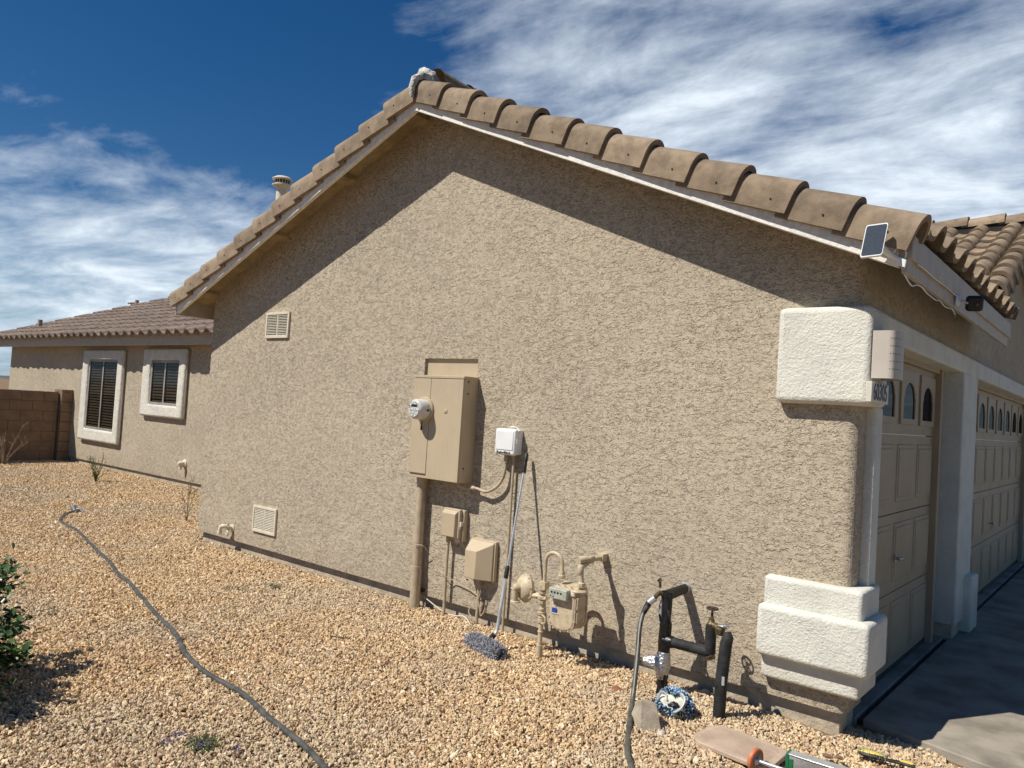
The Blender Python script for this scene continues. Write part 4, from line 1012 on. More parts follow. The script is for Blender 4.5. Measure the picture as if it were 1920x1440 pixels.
    mb = MB(); mb.lathe(r, A, [(-.035, .055), (-.012, .090), (-.002, .096), (.006, .096), (.010, .088), (.030, .080), (.044, .062), (.052, .034)], 32)
    reg = mk('regulator', mb, METERP, o, sharp=32)
    mb = MB(); f = r+A*.05; mb.lathe(f-A*.01, A, [(0, .032), (.030, .030), (.045, .026), (.055, .018)], 18); mb.tube([f+A*.02, f+A*.028+Vector((0, 0, -.035)), f+A*.022+Vector((0, 0, -.075))], [.024, .022, .018], 14)
    mb.lathe(f+A*.022+Vector((.0, 0, -.083)), (0, 0, -1), [(0, .028), (.006, .034), (.010, .034)], 16); mb.lathe(f+A*.028+Vector((-.024, 0, -.01)), (-1, -.2, 0), [(0, .011), (.01, .009)], 8)
    mk('regulator_vent', mb, METERP, reg, sharp=40)
    mb = MB()
    for k in range(8):
        an = 2*PI*k/8+.2; a1 = A.cross(Vector((0, 0, 1))).normalized(); b1 = A.cross(a1)
        mb.lathe(r+(a1*math.cos(an)+b1*math.sin(an))*.089, A, [(-.004, .006), (.016, .006)], 6)
    mk_each('regulator_bolt', mb, METERP, reg)
    mb = MB(); mb.tube([r+Vector((.02, .02, -.02)), (rx-.02, y, .395)], .019, 12); mk('regulator_link', mb, METERP, o)
    mb = MB(); q = at(812/5.54+920, 1300/5.54+1000, 2, .02)
    o2 = top('plastic_ring', q, 'small pale curved ring lying in the gravel under the gas meter', 'ring')
    mb.tube([q+Vector((.03*math.cos(t), .022*math.sin(t), .012)) for t in [PI*k/8*1.3 for k in range(9)]], .006, 8); mk('ring', mb, TRIMP, o2)
gas_meter()

def water():
    o = top('water_pipe', (-2.13, 4.15, 0), 'black insulated water supply pipe with tape, foil wrapped joint and brass shutoff valve', 'water pipe')
    y = 4.15; p = lambda px, py, yy=y: at(px, py, 1, yy)
    X = p(1246, 1200).x; ztop = p(1248, 1108).z
    mb = MB(); mb.tube([(X, y, -.08), (X+.001, y, .05), (X, y, .12)], .030, 16, jit=.25)
    zb = p(1246, 1165).z; zm = p(1246, 1222).z
    mb.tube([(X, y, zm), (X, y, zm+.05), (X, y, zb-.03), (X, y, zb)], [.034, .037, .036, .037], 16, jit=.25)
    for z in (.01, .055, .10): mb.tube([(X, y, z), (X, y, z+.022)], .033, 16, jit=.3)
    mk('tape_sleeve', mb, TAPE, o)
    mb = MB(); mb.tube([(X+.002, y, zb-.01), (X+.006, y, zb+.10), (X+.004, y, ztop-.02)], [.024, .029, .030], 14, jit=.2)
    mb.tube([(X+.004, y, ztop-.03), (X+.004, y, ztop)], .034, 14)
    w = Vector((X+.004, y, ztop-.022)); mb.tube([w-Vector((.0, .025, 0)), w, Vector((w.x+.005, YW-.03, w.z+.012))], [.030, .032, .029], 14, jit=.15)
    mk('top_sleeve', mb, BLACKR, o)
    mb = MB(); mb.tube([Vector((w.x+.003, YW-.035, w.z+.011)), Vector((w.x+.003, YW+.01, w.z+.012))], .032, 16); mb.tube([(X-.022, y-.018, zb-.01), (X-.026, y-.020, zb+.09), (X-.018, y-.018, zb+.14)], [.012, .012, .006], 8)
    mk('pipe_collar', mb, GREYPL, o)
    mb = MB(); mb.tube([(X+.02, y-.02, zb+.075), (X+.035, y-.03, zb+.05), (X+.045, y-.03, zb+.035)], .007, 8); mb.tube([(X-.018, y-.03, zb+.005), (X-.022, y-.04, zb+.045)], .006, 8); mk('zip_tie', mb, BLACKR, o)
    # arm to the valve
    za = p(1275, 1208).z; x2 = p(1331, 1222).x
    mb = MB(); mb.tube([(X, y, za), (X+.055, y, za)], [.040, .034], 16, jit=.2); mk('tape_tee', mb, TAPE, o)
    mb = MB(); mb.tube([(X+.05, y, za), (x2-.005, y, za)], .030, 18); mb.tube([(x2, y, za-.005), (x2, y, p(1331, 1172).z)], .031, 18); mk('foam_sleeve', mb, FOAM, o, sharp=60)
    mb = MB(); mb.tube([(x2-.008, y-.004, za-.028), (x2+.022, y-.004, za-.012)], [.018, .022], 12); zv = p(1331, 1172).z
    mb.lathe((x2, y, zv-.012), (0, 0, 1), [(0, .022), (.012, .027), (.022, .027), (.030, .018), (.055, .014)], 10)
    x3 = p(1352, 1180, 4.13).x
    mb.tube([(x2, y, zv+.006), (x3, 4.13, zv-.002)], .019, 12); mb.lathe((x3-.006, 4.13, zv-.035), (0, 0, 1), [(0, .024), (.02, .028), (.035, .028), (.045, .016)], 12)
    v = mk('valve_body', mb, BRASS, o, sharp=45)
    mb = MB(); mb.tube([(x2+.002, y, zv+.01), (x2+.002, y, zv+.085)], [.010, .006], 10); mb.lathe((x2+.002, y, zv+.03), (0, 0, 1), [(0, .010), (.008, .013), (.018, .008)], 8)
    c = Vector((x2+.002, y, zv+.095)); mb.tube([c+Vector((.030*math.cos(t), .030*math.sin(t), 0)) for t in [2*PI*k/18 for k in range(19)]], .0055, 8, caps=False)
    for k in range(4): an = PI/2*k+.4; mb.tube([c+Vector((0, 0, -.004)), c+Vector((.029*math.cos(an), .029*math.sin(an), 0))], .0042, 6)
    mb.lathe(c-Vector((0, 0, .012)), (0, 0, 1), [(0, .008), (.018, .009)], 8); mk('handwheel', mb, RUST, o)
    mb = MB(); mb.tube([(x3+.006, 4.13, zv+.014), (x3+.040, 4.125, zv+.020)], [.014, .014], 10); mb.box(x3-.02, x3+.03, 4.115, 4.145, zv+.012, zv+.020); mk('valve_lever', mb, STEEL, o, bevel=.002)
    # second leg
    x4 = p(1351, 1300, 4.07).x; zt = p(1354, 1190, 4.09).z
    mb = MB(); mb.tube([(x4-.004, 4.07, -.06), (x4, 4.07, .2), (x4+.008, 4.09, zt-.045), (x4+.012, 4.10, zt-.01), (x4+.002, 4.11, zt+.008)], [.033, .033, .033, .031, .024], 18); mk('foam_leg', mb, FOAM, o, sharp=60)
    mb = MB(); s = p(1357, 1277, 4.045); mb.box(s.x-.008, s.x+.006, 4.036, 4.045, s.z-.022, s.z+.022); mk('sleeve_tag', mb, GREYPL, o)
    # foil
    mb = MB(); zf0, zf1 = p(1243, 1272).z, p(1243, 1222).z
    a = p(1204, 1238, 4.10)
    mb.tube([(X-.002, y, zf0), (X-.004, y, zf0+.035), (X-.006, y, (zf0+zf1)/2), (X-.002, y, zf1-.02), (X, y, zf1+.006)], [.034, .040, .047, .040, .036], 18, jit=.5)
    mb.tube([Vector((X, y, (zf0+zf1)/2)), Vector((X-.05, y-.02, (zf0+zf1)/2+.01)), a+Vector((.012, .005, 0)), a], [.046, .040, .026, .015], 16, jit=.55)
    mk('foil_wrap', mb, FOIL, o, sharp=70)
    mb = MB(); mb.tube([a+Vector((.01, .004, 0)), a-Vector((.014, .008, 0))], .010, 10); mb.lathe(a-Vector((.012, .006, 0)), (-1, -.4, 0), [(0, .013), (.01, .013)], 6); mk('drain_tap', mb, BRASS, o)
    # hose bib
    h = p(1240, 1112, 4.13); mb = MB(); mb.tube([w+Vector((-.01, -.01, .004)), h+Vector((-.004, -.02, .004))], .014, 10); hb = p(1227, 1122, 4.10)
    mb.tube([h+Vector((-.004, -.02, .004)), hb], [.014, .012], 10); bib = mk('hose_bib', mb, BRASS, o)
    mb = MB(); t0 = p(1238, 1102, 4.11); mb.tube([t0, t0+Vector((-.006, 0, .04))], .008, 8); mb.tube([t0+Vector((-.018, 0, .036)), t0+Vector((-.004, 0, .052)), t0+Vector((.006, 0, .042))], .007, 8); mk('tap_key', mb, RUST, bib)
    # black garden hose
    g = top('garden_hose', at(1180, 1440, 2, 0), 'dark garden hose hanging from the brass tap of the black water pipe', 'hose', 'garden hoses')
    q = [at(1214, 1136, 1, 4.07), at(1205, 1152, 1, 4.05), at(1199, 1180, 1, 4.0), at(1196, 1220, 1, 3.95), at(1191, 1270, 1, 3.87), at(1185, 1320, 1, 3.78), at(1181, 1350, 1, 3.60), at(1178, 1380, 1, 3.47), at(1176, 1405, 2, .02), at(1182, 1432, 2, .016), at(1200, 1475, 2, .016), at(1260, 1560, 2, .016)]
    hp = spline(q, 7); mb = MB(); mb.tube(hp, .0140, 12); mk('hose_tube', mb, HOSEM, g)
    mb = MB(); mb.tube([v+Vector((.0045, -.0122, .002)) for v in hp[6:]], .0035, 6, flat=.6); mk('hose_stripe', mb, HOSEP, g)
    mb = MB(); mb.tube([hb+Vector((.004, 0, .004)), at(1217, 1130, 1, 4.085)], .019, 12); mk('hose_coupling', mb, ALU, g)
    mb = MB(); mb.tube([at(1217, 1130, 1, 4.085), at(1206, 1150, 1, 4.055)], [.019, .0155], 12); mk('hose_collar', mb, BLACKR, g)
water()
# ================================================================== MORE FIXTURES
def spigots():
    o = top('hose_tap', (-7.09, 4.32, .2), 'cream hose tap low at the left end of the gable wall', 'tap', 'cream painted hose taps')
    c = at(434, 990, 1, 4.37)
    mb = MB(); mb.lathe((c.x, YW+.002, c.z), (0, -1, 0), [(0, .040), (.010, .038), (.014, .020), (.05, .018)], 16); e = Vector((c.x, YW-.05, c.z))
    mb.tube(spline([e+Vector((0, .01, .01)), e+Vector((-.025, -.03, .022)), e+Vector((-.055, -.045, .008)), e+Vector((-.066, -.05, -.045))], 5), [.021]*16, 12); mb.lathe(e+Vector((-.066, -.05, -.04)), (0, 0, -1), [(0, .025), (.018, .025)], 12)
    mb.tube([e+Vector((0, .0, 0)), e+Vector((0, -.005, .055))], .010, 8)
    mk('tap_body', mb, TRIMP, o)
    mb = MB(); f = e+Vector((.012, -.012, -.04)); mb.tube([e+Vector((.0, .0, 0)), f], .010, 8); mb.tube([f+Vector((.025*math.cos(t), -.005, .014*math.sin(t))) for t in [2*PI*k/12 for k in range(13)]], .006, 6, caps=False); mb.lathe(f, (0, 0, -1), [(0, .014), (.035, .013)], 10)
    mk('tap_handle', mb, TRIMP, o)
    o = top('hose_tap', (-12.2, 6.45, .38), 'small round cream pipe cap low on the wing wall, right of the smaller window', 'pipe cap')
    c = at(347, 869, 1, 6.5); mb = MB(); mb.lathe((c.x, 6.50, c.z), (0, -1, 0), [(0, .07), (.02, .065), (.03, .04), (.10, .036), (.12, .02)], 14); mb.lathe((c.x, 6.44, c.z), (0, -.2, -1), [(0, .03), (.10, .025)], 10); mk('cap_body', mb, TRIMP, o)
spigots()

def lamp_sign():
    o = top('wall_light', (-1.08, 4.42, 1.95), 'grey ceramic half-round wall light with rows of pinholes, above the house number', 'wall light')
    X0 = -1.127; yc = 4.415; ry, rx = .105, .118
    mb = MB(); n = 20; z0, z1 = 1.885, 2.135; out = [(X0+rx*abs(math.sin(t))**.25, yc-ry*math.copysign(abs(math.cos(t))**.7, math.cos(t))) for t in [PI*k/n for k in range(n+1)]]; inn = [(X0+(rx-.008)*abs(math.sin(t))**.25, yc-(ry-.008)*math.copysign(abs(math.cos(t))**.7, math.cos(t))) for t in [PI*k/n for k in range(n+1)]]
    vs = []
    for (a, b), (c, d) in zip(out, inn): vs += [(a, b, z0), (a, b, z1), (c, d, z1), (c, d, z0)]
    fs = []
    for k in range(n): a, b = 4*k, 4*k+4; fs += [(a, a+1, b+1, b), (a+1, a+2, b+2, b+1), (a+2, a+3, b+3, b+2), (a+3, a, b, b+3)]
    mb.add(vs, fs); mk('lamp_shade', mb, LAMPM, o, sharp=50)
    mb = MB()
    for r in range(5):
        for c in range(7):
            t = PI*(.10+.065*c); a = Vector((X0+rx*abs(math.sin(t))**.25, yc-ry*math.copysign(abs(math.cos(t))**.7, math.cos(t)), z1-.040-r*.040)); nn = Vector((math.sin(t), -math.cos(t), 0)); mb.lathe(a-nn*.002, nn, [(0, .0028), (.0028, .0028)], 6)
    mk_each('pinhole', mb, BLACKP, o)
    mb = MB(); mb.box(X0-.003, X0+.008, yc-.07, yc+.07, 1.92, 2.12); mk('back_plate', mb, GREYPL, o)
    mb = MB(); mb.lathe((X0+.055, yc, 1.935), (0, 0, 1), [(0, .02), (.02, .03), (.06, .026), (.09, .014)], 14); mk('bulb', mb, WHITEPL, o)
    s = top('house_number_sign', (-1.1, 4.37, 1.76), 'cream house number plaque with black digits 60305 on the garage corner', 'sign')
    mb = MB(); mb.box(-1.130, -1.100, 4.235, 4.565, 1.757, 1.863); mk('plaque', mb, mat('plaque_cream', (.66, .62, .52), .5, var=.03), s, bevel=.003)
    M = Matrix(((0, 0, 1, -1.0992), (1, 0, 0, 4.400), (0, 1, 0, 1.81), (0, 0, 0, 1)))
    text_mesh('number_lettering', '60305', .128, M, BLACKP, s, .0012, .84, .0012)
lamp_sign()

def gadgets():
    o = top('solar_panel', at(1640, 450, 1, 3.93), 'small dark solar panel with white rim clipped to the right end of the roof edge', 'solar panel')
    Q = [at(1624.6, 423, 1, 3.96), at(1666, 417, 1, 3.985), at(1654, 478.5, 1, 3.93), at(1611.6, 483, 1, 3.905)]
    c = sum(Q, Vector())/4; U = ((Q[1]+Q[2])/2-(Q[0]+Q[3])/2); V = ((Q[0]+Q[1])/2-(Q[3]+Q[2])/2); N = U.cross(V).normalized()
    if N.y > 0: N = -N
    hu, hv = U/2, V/2
    def rrect(k, r):
        pts = []
        for (sx, sy, a0) in ((1, 1, 0), (-1, 1, PI/2), (-1, -1, PI), (1, -1, 1.5*PI)):
            for i in range(5):
                a = a0+PI/2*i/4; pts.append((sx*(1-r)*k+math.cos(a)*r*k, sy*(1-r*.8)*k+math.sin(a)*r*k*.8))
        return pts
    mb = MB(); mb.prism(rrect(1, .2), lambda u, v, d: c+hu*u+hv*v+N*d, -.012, .002); mk('panel_rim', mb, WHITEPL, o)
    mb = MB(); mb.prism(rrect(.92, .16), lambda u, v, d: c+hu*u+hv*v+N*d, .001, .0035); mk('solar_cells', mb, SOLAR, o)
    b = at(1688, 488, 1, 4.075); mb = MB(); mb.tube([c-N*.008, c-N*.03+Vector((.02, 0, -.01)), b+Vector((-.035, -.02, .02)), b], [.014, .018, .014, .012], 12)
    mb.hexa([b+Vector((-.06, -.014, -.004)), b+Vector((.025, -.014, -.040)), b+Vector((.025, .006, -.040)), b+Vector((-.06, .006, -.004))], [b+Vector((-.055, -.014, .035)), b+Vector((.03, -.014, .0)), b+Vector((.03, .006, .0)), b+Vector((-.055, .006, .035))])
    mk('bracket', mb, WHITEPL, o, bevel=.002)
    w = top('white_cable', at(1700, 500, 1, 4.08), 'thin white cable stapled along the garage eave board from the solar panel', 'cable')
    pts = [b+Vector((-.03, -.02, .03)), b+Vector((.0, -.03, .06)), b+Vector((.03, -.02, .03)), Vector((-.955, 4.10, 2.42))]
    for k in range(12): yy = 4.16+k*.115; pts.append(Vector((-.945, yy, 2.376-.008*math.sin(k*1.7)-.012*(k % 5 == 1))))
    mb = MB(); mb.tube(spline(pts, 4), .0032, 6)
    pts = [Vector((-.905, 4.2+.09*k, 2.448+.002*math.sin(k))) for k in range(15)]; mb.tube(pts, .003, 6); mk('cable_run', mb, WHITEPL, w)
    o = top('security_camera', (-.88, 5.47, 2.43), 'black rounded security camera on a white mount under the garage eave', 'camera')
    c = at(1827, 569, 0, -.82); 
    vd = (CAM-c).normalized(); qd = (Vector((.30, -.92, -.30))).to_track_quat('Z', 'Y').to_matrix().to_4x4()
    mb = MB(); mb.box(-.046, .046, -.046, .046, -.028, .030, Matrix.Translation(c) @ qd); mk('camera_body', mb, BLACKP, o, bevel=.020, seg=4)
    mb = MB(); fz = Vector((.30, -.92, -.30)).normalized(); mb.lathe(c+fz*.0302+Vector((.012, 0, -.004)), fz, [(0, .012), (.002, .011)], 14); mk('lens', mb, GLASS, o)
    mb = MB(); mb.tube([c+Vector((-.02, -.03, .0)), Vector((-.90, c.y+.02, c.z+.02))], .013, 10); mb.lathe((-.912, c.y-.0, c.z+.02), (1, 0, 0), [(0, .034), (.008, .032), (.02, .016)], 16); mk('mount', mb, WHITEPL, o)
    # flue
    f = top('flue_vent', (-7.5, 4.95, 3.0), 'cream metal flue pipe with a slotted round cap rising behind the left roof slope', 'flue vent')
    c = at(529, 350, 1, 4.95); x, y, z = c
    mb = MB(); mb.lathe((x, y, zd(x)-.02), (0, 0, 1), [(0, .085), (.04, .075), (.05, .062), (z-zd(x)+.02, .060)], 20); mk('flue_pipe', mb, TRIMP, f)
    mb = MB(); mb.lathe((x, y, z), (0, 0, 1), [(-.01, .060), (.004, .112), (.012, .112), (.022, .085), (.024, .08), (.075, .08), (.078, .085)], 24); mb.lathe((x, y, z+.072), (0, 0, 1), [(0, .108), (.006, .115), (.012, .113), (.035, .075), (.043, .02)], 24); mk('flue_cap', mb, TRIMP, f)
    mb = MB()
    for k in range(16): a = 2*PI*k/16; d = Vector((math.cos(a), math.sin(a), 0)); e = Vector((-d.y, d.x, 0)); q = Vector((x, y, z+.032)); mb.hexa([q+d*.079-e*.010, q+d*.0825-e*.010, q+d*.0825+e*.010, q+d*.079+e*.010], [v+Vector((0, 0, .034)) for v in (q+d*.079-e*.010, q+d*.0825-e*.010, q+d*.0825+e*.010, q+d*.079+e*.010)])
    mk('cap_slots', mb, BLACKP, f)
gadgets()

# ================================================================== THINGS ON THE GRAVEL
def long_hose():
    g = top('garden_hose', at(300, 1160, 2, 0), 'long grey garden hose snaking across the open gravel to a nozzle', 'hose', 'garden hoses')
    px = [(146, 957), (128, 962), (114, 972), (120, 982), (146, 996), (180, 1030), (204, 1052), (222, 1076), (243, 1093), (270, 1125), (298, 1157), (325, 1183), (338, 1205), (345, 1222), (372, 1250), (400, 1270), (432, 1287), (462, 1306), (500, 1342), (530, 1366), (570, 1398), (606, 1436), (650, 1490), (700, 1560)]
    pts = [at(a, b, 2, .020) for a, b in px]; pts = spline(pts, 6)
    mb = MB(); mb.tube(pts, .0150, 12); mk('hose_tube', mb, HOSEM, g)
    c = at(136, 956, 2, .03); mb = MB(); mb.lathe(c+Vector((.10, -.01, .0)), (-1, .3, .1), [(0, .02), (.03, .03), (.08, .028), (.12, .04), (.15, .042), (.16, .03)], 14); mb.tube([c+Vector((.02, 0, .02)), c+Vector((.10, .05, .02)), c+Vector((.22, .05, -.01))], .012, 8)
    mk('nozzle', mb, STEEL, g)
    mb = MB(); mb.tube([pts[0]+Vector((.03, 0, 0)), pts[0]-Vector((.05, 0, 0))], .022, 10); mk('coupling', mb, GREYPL, g)
long_hose()

def leaf(mb, p, d, n, L, W):
    d = d.normalized(); s = d.cross(n).normalized(); n = s.cross(d)
    P = [p, p+d*L*.3+s*W*.42+n*L*.03, p+d*L*.62+s*W*.5+n*L*.02, p+d*L-n*L*.10, p+d*L*.62-s*W*.5+n*L*.02, p+d*L*.3-s*W*.42+n*L*.03, p+d*L*.45-n*L*.04]
    mb.add(P, [(0, 1, 6), (1, 2, 6), (2, 3, 6), (3, 4, 6), (4, 5, 6), (5, 0, 6)])
def shrub():
    o = top('shrub', (-4.65, 1.2, 0), 'leafy green shrub at the left edge casting a ragged shadow on the gravel', 'shrub')
    rnd = random.Random(12); st = MB(); a = MB(); b = MB()
    base = Vector((-4.62, 1.10, 0))
    tips = [at(30, 1075, 1, 1.62), at(12, 1050, 1, 1.66), at(2, 1090, 1, 1.56), at(40, 1168, 1, 1.62), at(10, 1160, 1, 1.56), at(8, 1205, 1, 1.5), at(-18, 1120, 1, 1.5), at(-10, 1180, 1, 1.45)]
    for _ in range(34): tips.append(base+Vector((rnd.uniform(-.55, .35), rnd.uniform(-.35, .38), rnd.uniform(.2, .62))))
    for t in [(-4.30, 1.50, .22), (-4.28, 1.40, .30), (-4.42, 1.56, .20), (-4.2, 1.3, .2), (-4.15, 1.2, .3), (-4.1, 1.35, .12)]: tips.append(Vector(t))
    for _ in range(26): tips.append(Vector((-4.52+rnd.uniform(-.45, .28), 1.22+rnd.uniform(-.22, .22), rnd.uniform(.08, .36))))
    for T in tips:
        m = base.lerp(T, .55)+Vector((rnd.uniform(-.05, .05), rnd.uniform(-.05, .05), .06))
        c = spline([base, m, T], 5); st.tube(c, [.010-.0006*i for i in range(len(c))], 6)
        for k in range(95):
            q = c[rnd.randrange(len(c)//2, len(c))]+Vector((rnd.gauss(0, .036), rnd.gauss(0, .036), rnd.gauss(0, .036)))
            d = Vector((rnd.uniform(-1, 1), rnd.uniform(-1, 1), rnd.uniform(-.4, .8))); n = Vector((rnd.uniform(-.5, .5), rnd.uniform(-.5, .5), 1))
            leaf(a if rnd.random() < .62 else b, q, d, n, rnd.uniform(.034, .058), rnd.uniform(.022, .036))
    mk('stems', st, TWIG, o); mk('leaves', a, LEAF, o, sharp=180); mk('young_leaves', b, LEAF2, o, sharp=180)
shrub()

def weeds():
    def stalks(name, base, H, n, spread, label, cat, material, group=None, leafy=0, seed=1, r=.0035):
        o = top(name, base, label, cat, group); rnd = random.Random(seed); mb = MB(); lf = MB()
        for k in range(n):
            d = Vector((rnd.uniform(-1, 1), rnd.uniform(-1, 1), 0))*spread; h = H*rnd.uniform(.45, 1.0)
            pts = [base+d*.03, base+d*.4+Vector((0, 0, h*.5)), base+d+Vector((rnd.uniform(-.03, .03), 0, h))]
            c = spline(pts, 4); mb.tube(c, [r*(1-.07*i) for i in range(len(c))], 5)
            for _ in range(3):
                q = c[rnd.randrange(2, len(c))]; e = q+Vector((rnd.uniform(-1, 1), rnd.uniform(-1, 1), rnd.uniform(.6, 1.6)))*H*.10; mb.tube([q, e], r*.6, 4)
            for _ in range(leafy):
                q = c[rnd.randrange(1, len(c))]; leaf(lf, q, Vector((rnd.uniform(-1, 1), rnd.uniform(-1, 1), .5)), Vector((0, 0, 1)), H*.08, H*.022)
        mk('stems', mb, material, o)
        if leafy: mk('leaves', lf, WEEDG, o)
    stalks('weed', Vector((-8.95, 4.83, 0)), .62, 5, .10, 'tall spindly dry weed in the gravel, left of the gable wall corner', 'weed', WEED, 'dry weeds in the gravel', 4, 1, .004)
    stalks('weed', Vector((-13.3, 5.56, 0)), .48, 14, .20, 'wispy green weed in the gravel below the larger wing window', 'weed', WEEDG, 'dry weeds in the gravel', 6, 2, .005)
    stalks('weed', Vector((-16.4, 5.2, 0)), .80, 16, .42, 'pale dry branching weed against the block wall', 'weed', mat('pale_dry_stem', (.27, .20, .13), .9), 'dry weeds in the gravel', 0, 3, .006)
    def tuft(base, R, n, H, label, purple=0, seed=1, group='low weed tufts in the gravel'):
        o = top('weed_tuft', base, label, 'weed', group); rnd = random.Random(seed); mb = MB(); pf = MB()
        for k in range(n):
            a = rnd.uniform(0, 2*PI); q = base+Vector((math.cos(a), math.sin(a)*.7, 0))*R*math.sqrt(rnd.random()); e = q+Vector((rnd.uniform(-1, 1)*H, rnd.uniform(-1, 1)*H, H*rnd.uniform(.4, 1)))
            mb.tube([q, q.lerp(e, .5)+Vector((0, 0, H*.15)), e], [.0016, .0014, .0006], 4)
            if rnd.random() < .4: leaf(mb, e, Vector((rnd.uniform(-1, 1), rnd.uniform(-1, 1), .2)), Vector((0, 0, 1)), .012, .006)
        for k in range(purple):
            c0 = base+Vector([(-.16, -.03, 0), (-.11, -.10, 0), (.02, -.02, 0), (.16, .08, 0)][k % 4])
            q = c0+Vector((rnd.gauss(0, .022), rnd.gauss(0, .018), rnd.uniform(.012, .03))); leaf(pf, q, Vector((rnd.uniform(-1, 1), rnd.uniform(-1, 1), .3)), Vector((0, 0, 1)), .012, .008)
        mk('blades', mb, WEEDG, o)
        if purple: mk('petals', pf, PURPLE, o)
    tuft(at(378, 1402, 2, .0), .10, 190, .035, 'green weed tuft with tiny purple flowers near the bottom left of the gravel', 120, 1)
    tuft(at(446, 1107, 2, .0), .12, 60, .035, 'faint green weed tuft in the gravel, left one of the pair before the low vent', 0, 2)
    tuft(at(515, 1104, 2, .0), .07, 50, .045, 'faint green weed tuft in the gravel, right one of the pair before the low vent', 0, 3)
    tuft(at(98, 1152, 2, .0), .07, 50, .03, 'small faint green weed tuft just right of the leafy shrub', 0, 4)
weeds()

def clutter():
    # concrete block
    c = at(1212, 1345, 2, .045); o = top('paver_block', (c.x, c.y, 0), 'grey brown tapered stone block standing in the gravel behind the garden hose', 'block')
    zz = Matrix.Translation(Vector((c.x, c.y, .0))) @ Matrix.Rotation(math.radians(-25), 4, 'Z')
    mb = MB(); P = [(-.075, -.075, -.02), (.072, -.085, -.02), (.110, .03, -.02), (-.065, .07, -.02)]; T = [(-.070, -.020, .105), (-.020, -.030, .135), (.035, .035, .125), (-.055, .06, .110)]
    mb.hexa([zz @ Vector(v) for v in P], [zz @ Vector(v) for v in T]); mk('block', mb, STONEB, o, bevel=.006, seg=2)
    # chenille mitt
    c = at(1267, 1326, 2, .045); o = top('wash_mitt', (c.x, c.y, 0), 'blue and white shaggy wash mitt dropped beside the black water pipe', 'mitt')
    mb = MB(); mb.blob(c+Vector((-.01, .0, .0)), .080, 3, .20, 1.6, (1.10, .95, .95), 3.3); mk('mitt_body', mb, MITTW, o, sharp=80)
    mb = MB(); mb.blob(c+Vector((.012, -.055, .032)), .030, 3, .15, 2, (1.2, .8, .6), 1.3); mk('mitt_opening', mb, BLACKR, o, sharp=80)
    rnd = random.Random(9); A, B_ = MB(), MB()
    for k in range(820):
        th = rnd.uniform(0, 2*PI); ph = rnd.uniform(.05, 1.75); d = Vector((math.cos(th)*math.sin(ph), math.sin(th)*math.sin(ph), math.cos(ph)))
        front = d.y < -.2
        if front and not (d.z < .30 or d.x > .80 or d.z > .90): continue
        q = c+Vector((-.01, 0, 0))+Vector((d.x*.086, d.y*.074, d.z*.076)); L = rnd.uniform(.020, .032); e = q+(d+Vector((rnd.uniform(-.5, .5), rnd.uniform(-.5, .5), rnd.uniform(-.6, .3)))).normalized()*L
        if e.z < .002: e.z = .004
        (B_ if (front and rnd.random() < .5) or rnd.random() < .15 else A).tube([q, q.lerp(e, .5)+Vector((0, 0, .004)), e], [.0040, .0046, .0034], 6)
    mk('blue_tufts', A, mat('mitt_tuft_blue', (.30, .44, .60), .95, var=.5, vscale=90), o); mk('navy_tufts', B_, MITTD, o)
    mb = MB(); mb.tube(spline([c+Vector((-.085, -.05, .030)), c+Vector((-.075, -.04, .068)), c+Vector((-.035, -.055, .075)), c+Vector((-.015, -.075, .050))], 5), .008, 8, flat=.6); mb.tube(spline([c+Vector((.03, -.085, .00)), c+Vector((.065, -.07, .03)), c+Vector((.070, -.04, .07)), c+Vector((.035, -.02, .085))], 5), [.012]*16, 8, flat=.6); mk('cuff', mb, GREYPL, o)
    # splash board
    o = top('splash_board', (-1.53, 3.83, 0), 'flat pinkish tan ribbed plastic board lying on the gravel', 'board')
    poly = [(-1.742, 3.775), (-1.745, 3.86), (-1.725, 3.925), (-1.69, 3.955), (-1.60, 3.957), (-1.335, 3.945), (-1.33, 3.69), (-1.36, 3.665), (-1.60, 3.69), (-1.70, 3.715), (-1.73, 3.74)]
    poly = [(at(a, b, 2, .03).x, at(a, b, 2, .03).y) for a, b in ((1301, 1380), (1303, 1374), (1318, 1366), (1334, 1359), (1350, 1358), (1400, 1374), (1472, 1404), (1478, 1411), (1446, 1438), (1420, 1434), (1360, 1410), (1308, 1389))]
    mb = MB(); mb.prism(poly, lambda u, v, d: Vector((u, v, d)), .004, .028); mk('board', mb, BOARD, o, bevel=.005, seg=3)
    mb = MB(); dv = Vector((.45, 1, 0)).normalized(); ctr = Vector((sum(p[0] for p in poly)/len(poly), sum(p[1] for p in poly)/len(poly), 0))
    e1 = Vector((dv.y, -dv.x, 0)); inner = [(ctr.x+(a-ctr.x)*.86, ctr.y+(b-ctr.y)*.80) for a, b in poly]
    for k in range(-22, 23):
        line = [ctr+e1*k*.0105+dv*s for s in [i*.004-.25 for i in range(126)]]; ins = [p for p in line if inpoly(p.x, p.y, inner)]
        if len(ins) > 5: mb.tube([ins[0]+Vector((0, 0, .0275)), ins[-1]+Vector((0, 0, .0275))], .0030, 6, flat=.7)
    mk('ribs', mb, BOARD, o)
    # wheeled tool
    o = top('wheeled_tool', at(1440, 1425, 2, .04), 'orange wheel on a silver axle joined to a green ended metal bar', 'tool')
    w = at(1417, 1425, 2, .050); ax = Vector((.97, -.22, -.06)).normalized()
    mb = MB(); mb.lathe(w-ax*.013, ax, [(0, .034), (.0, .048), (.004, .053), (.018, .053), (.022, .048), (.022, .034)], 32); wh = mk('wheel', mb, ORANGE, o, sharp=35)
    mb = MB(); mb.lathe(w-ax*.010, ax, [(0, .035), (.019, .035), (.019, .026), (.012, .026), (.024, .018), (.03, .012)], 24); mk('wheel_hub', mb, STEEL, wh, sharp=30)
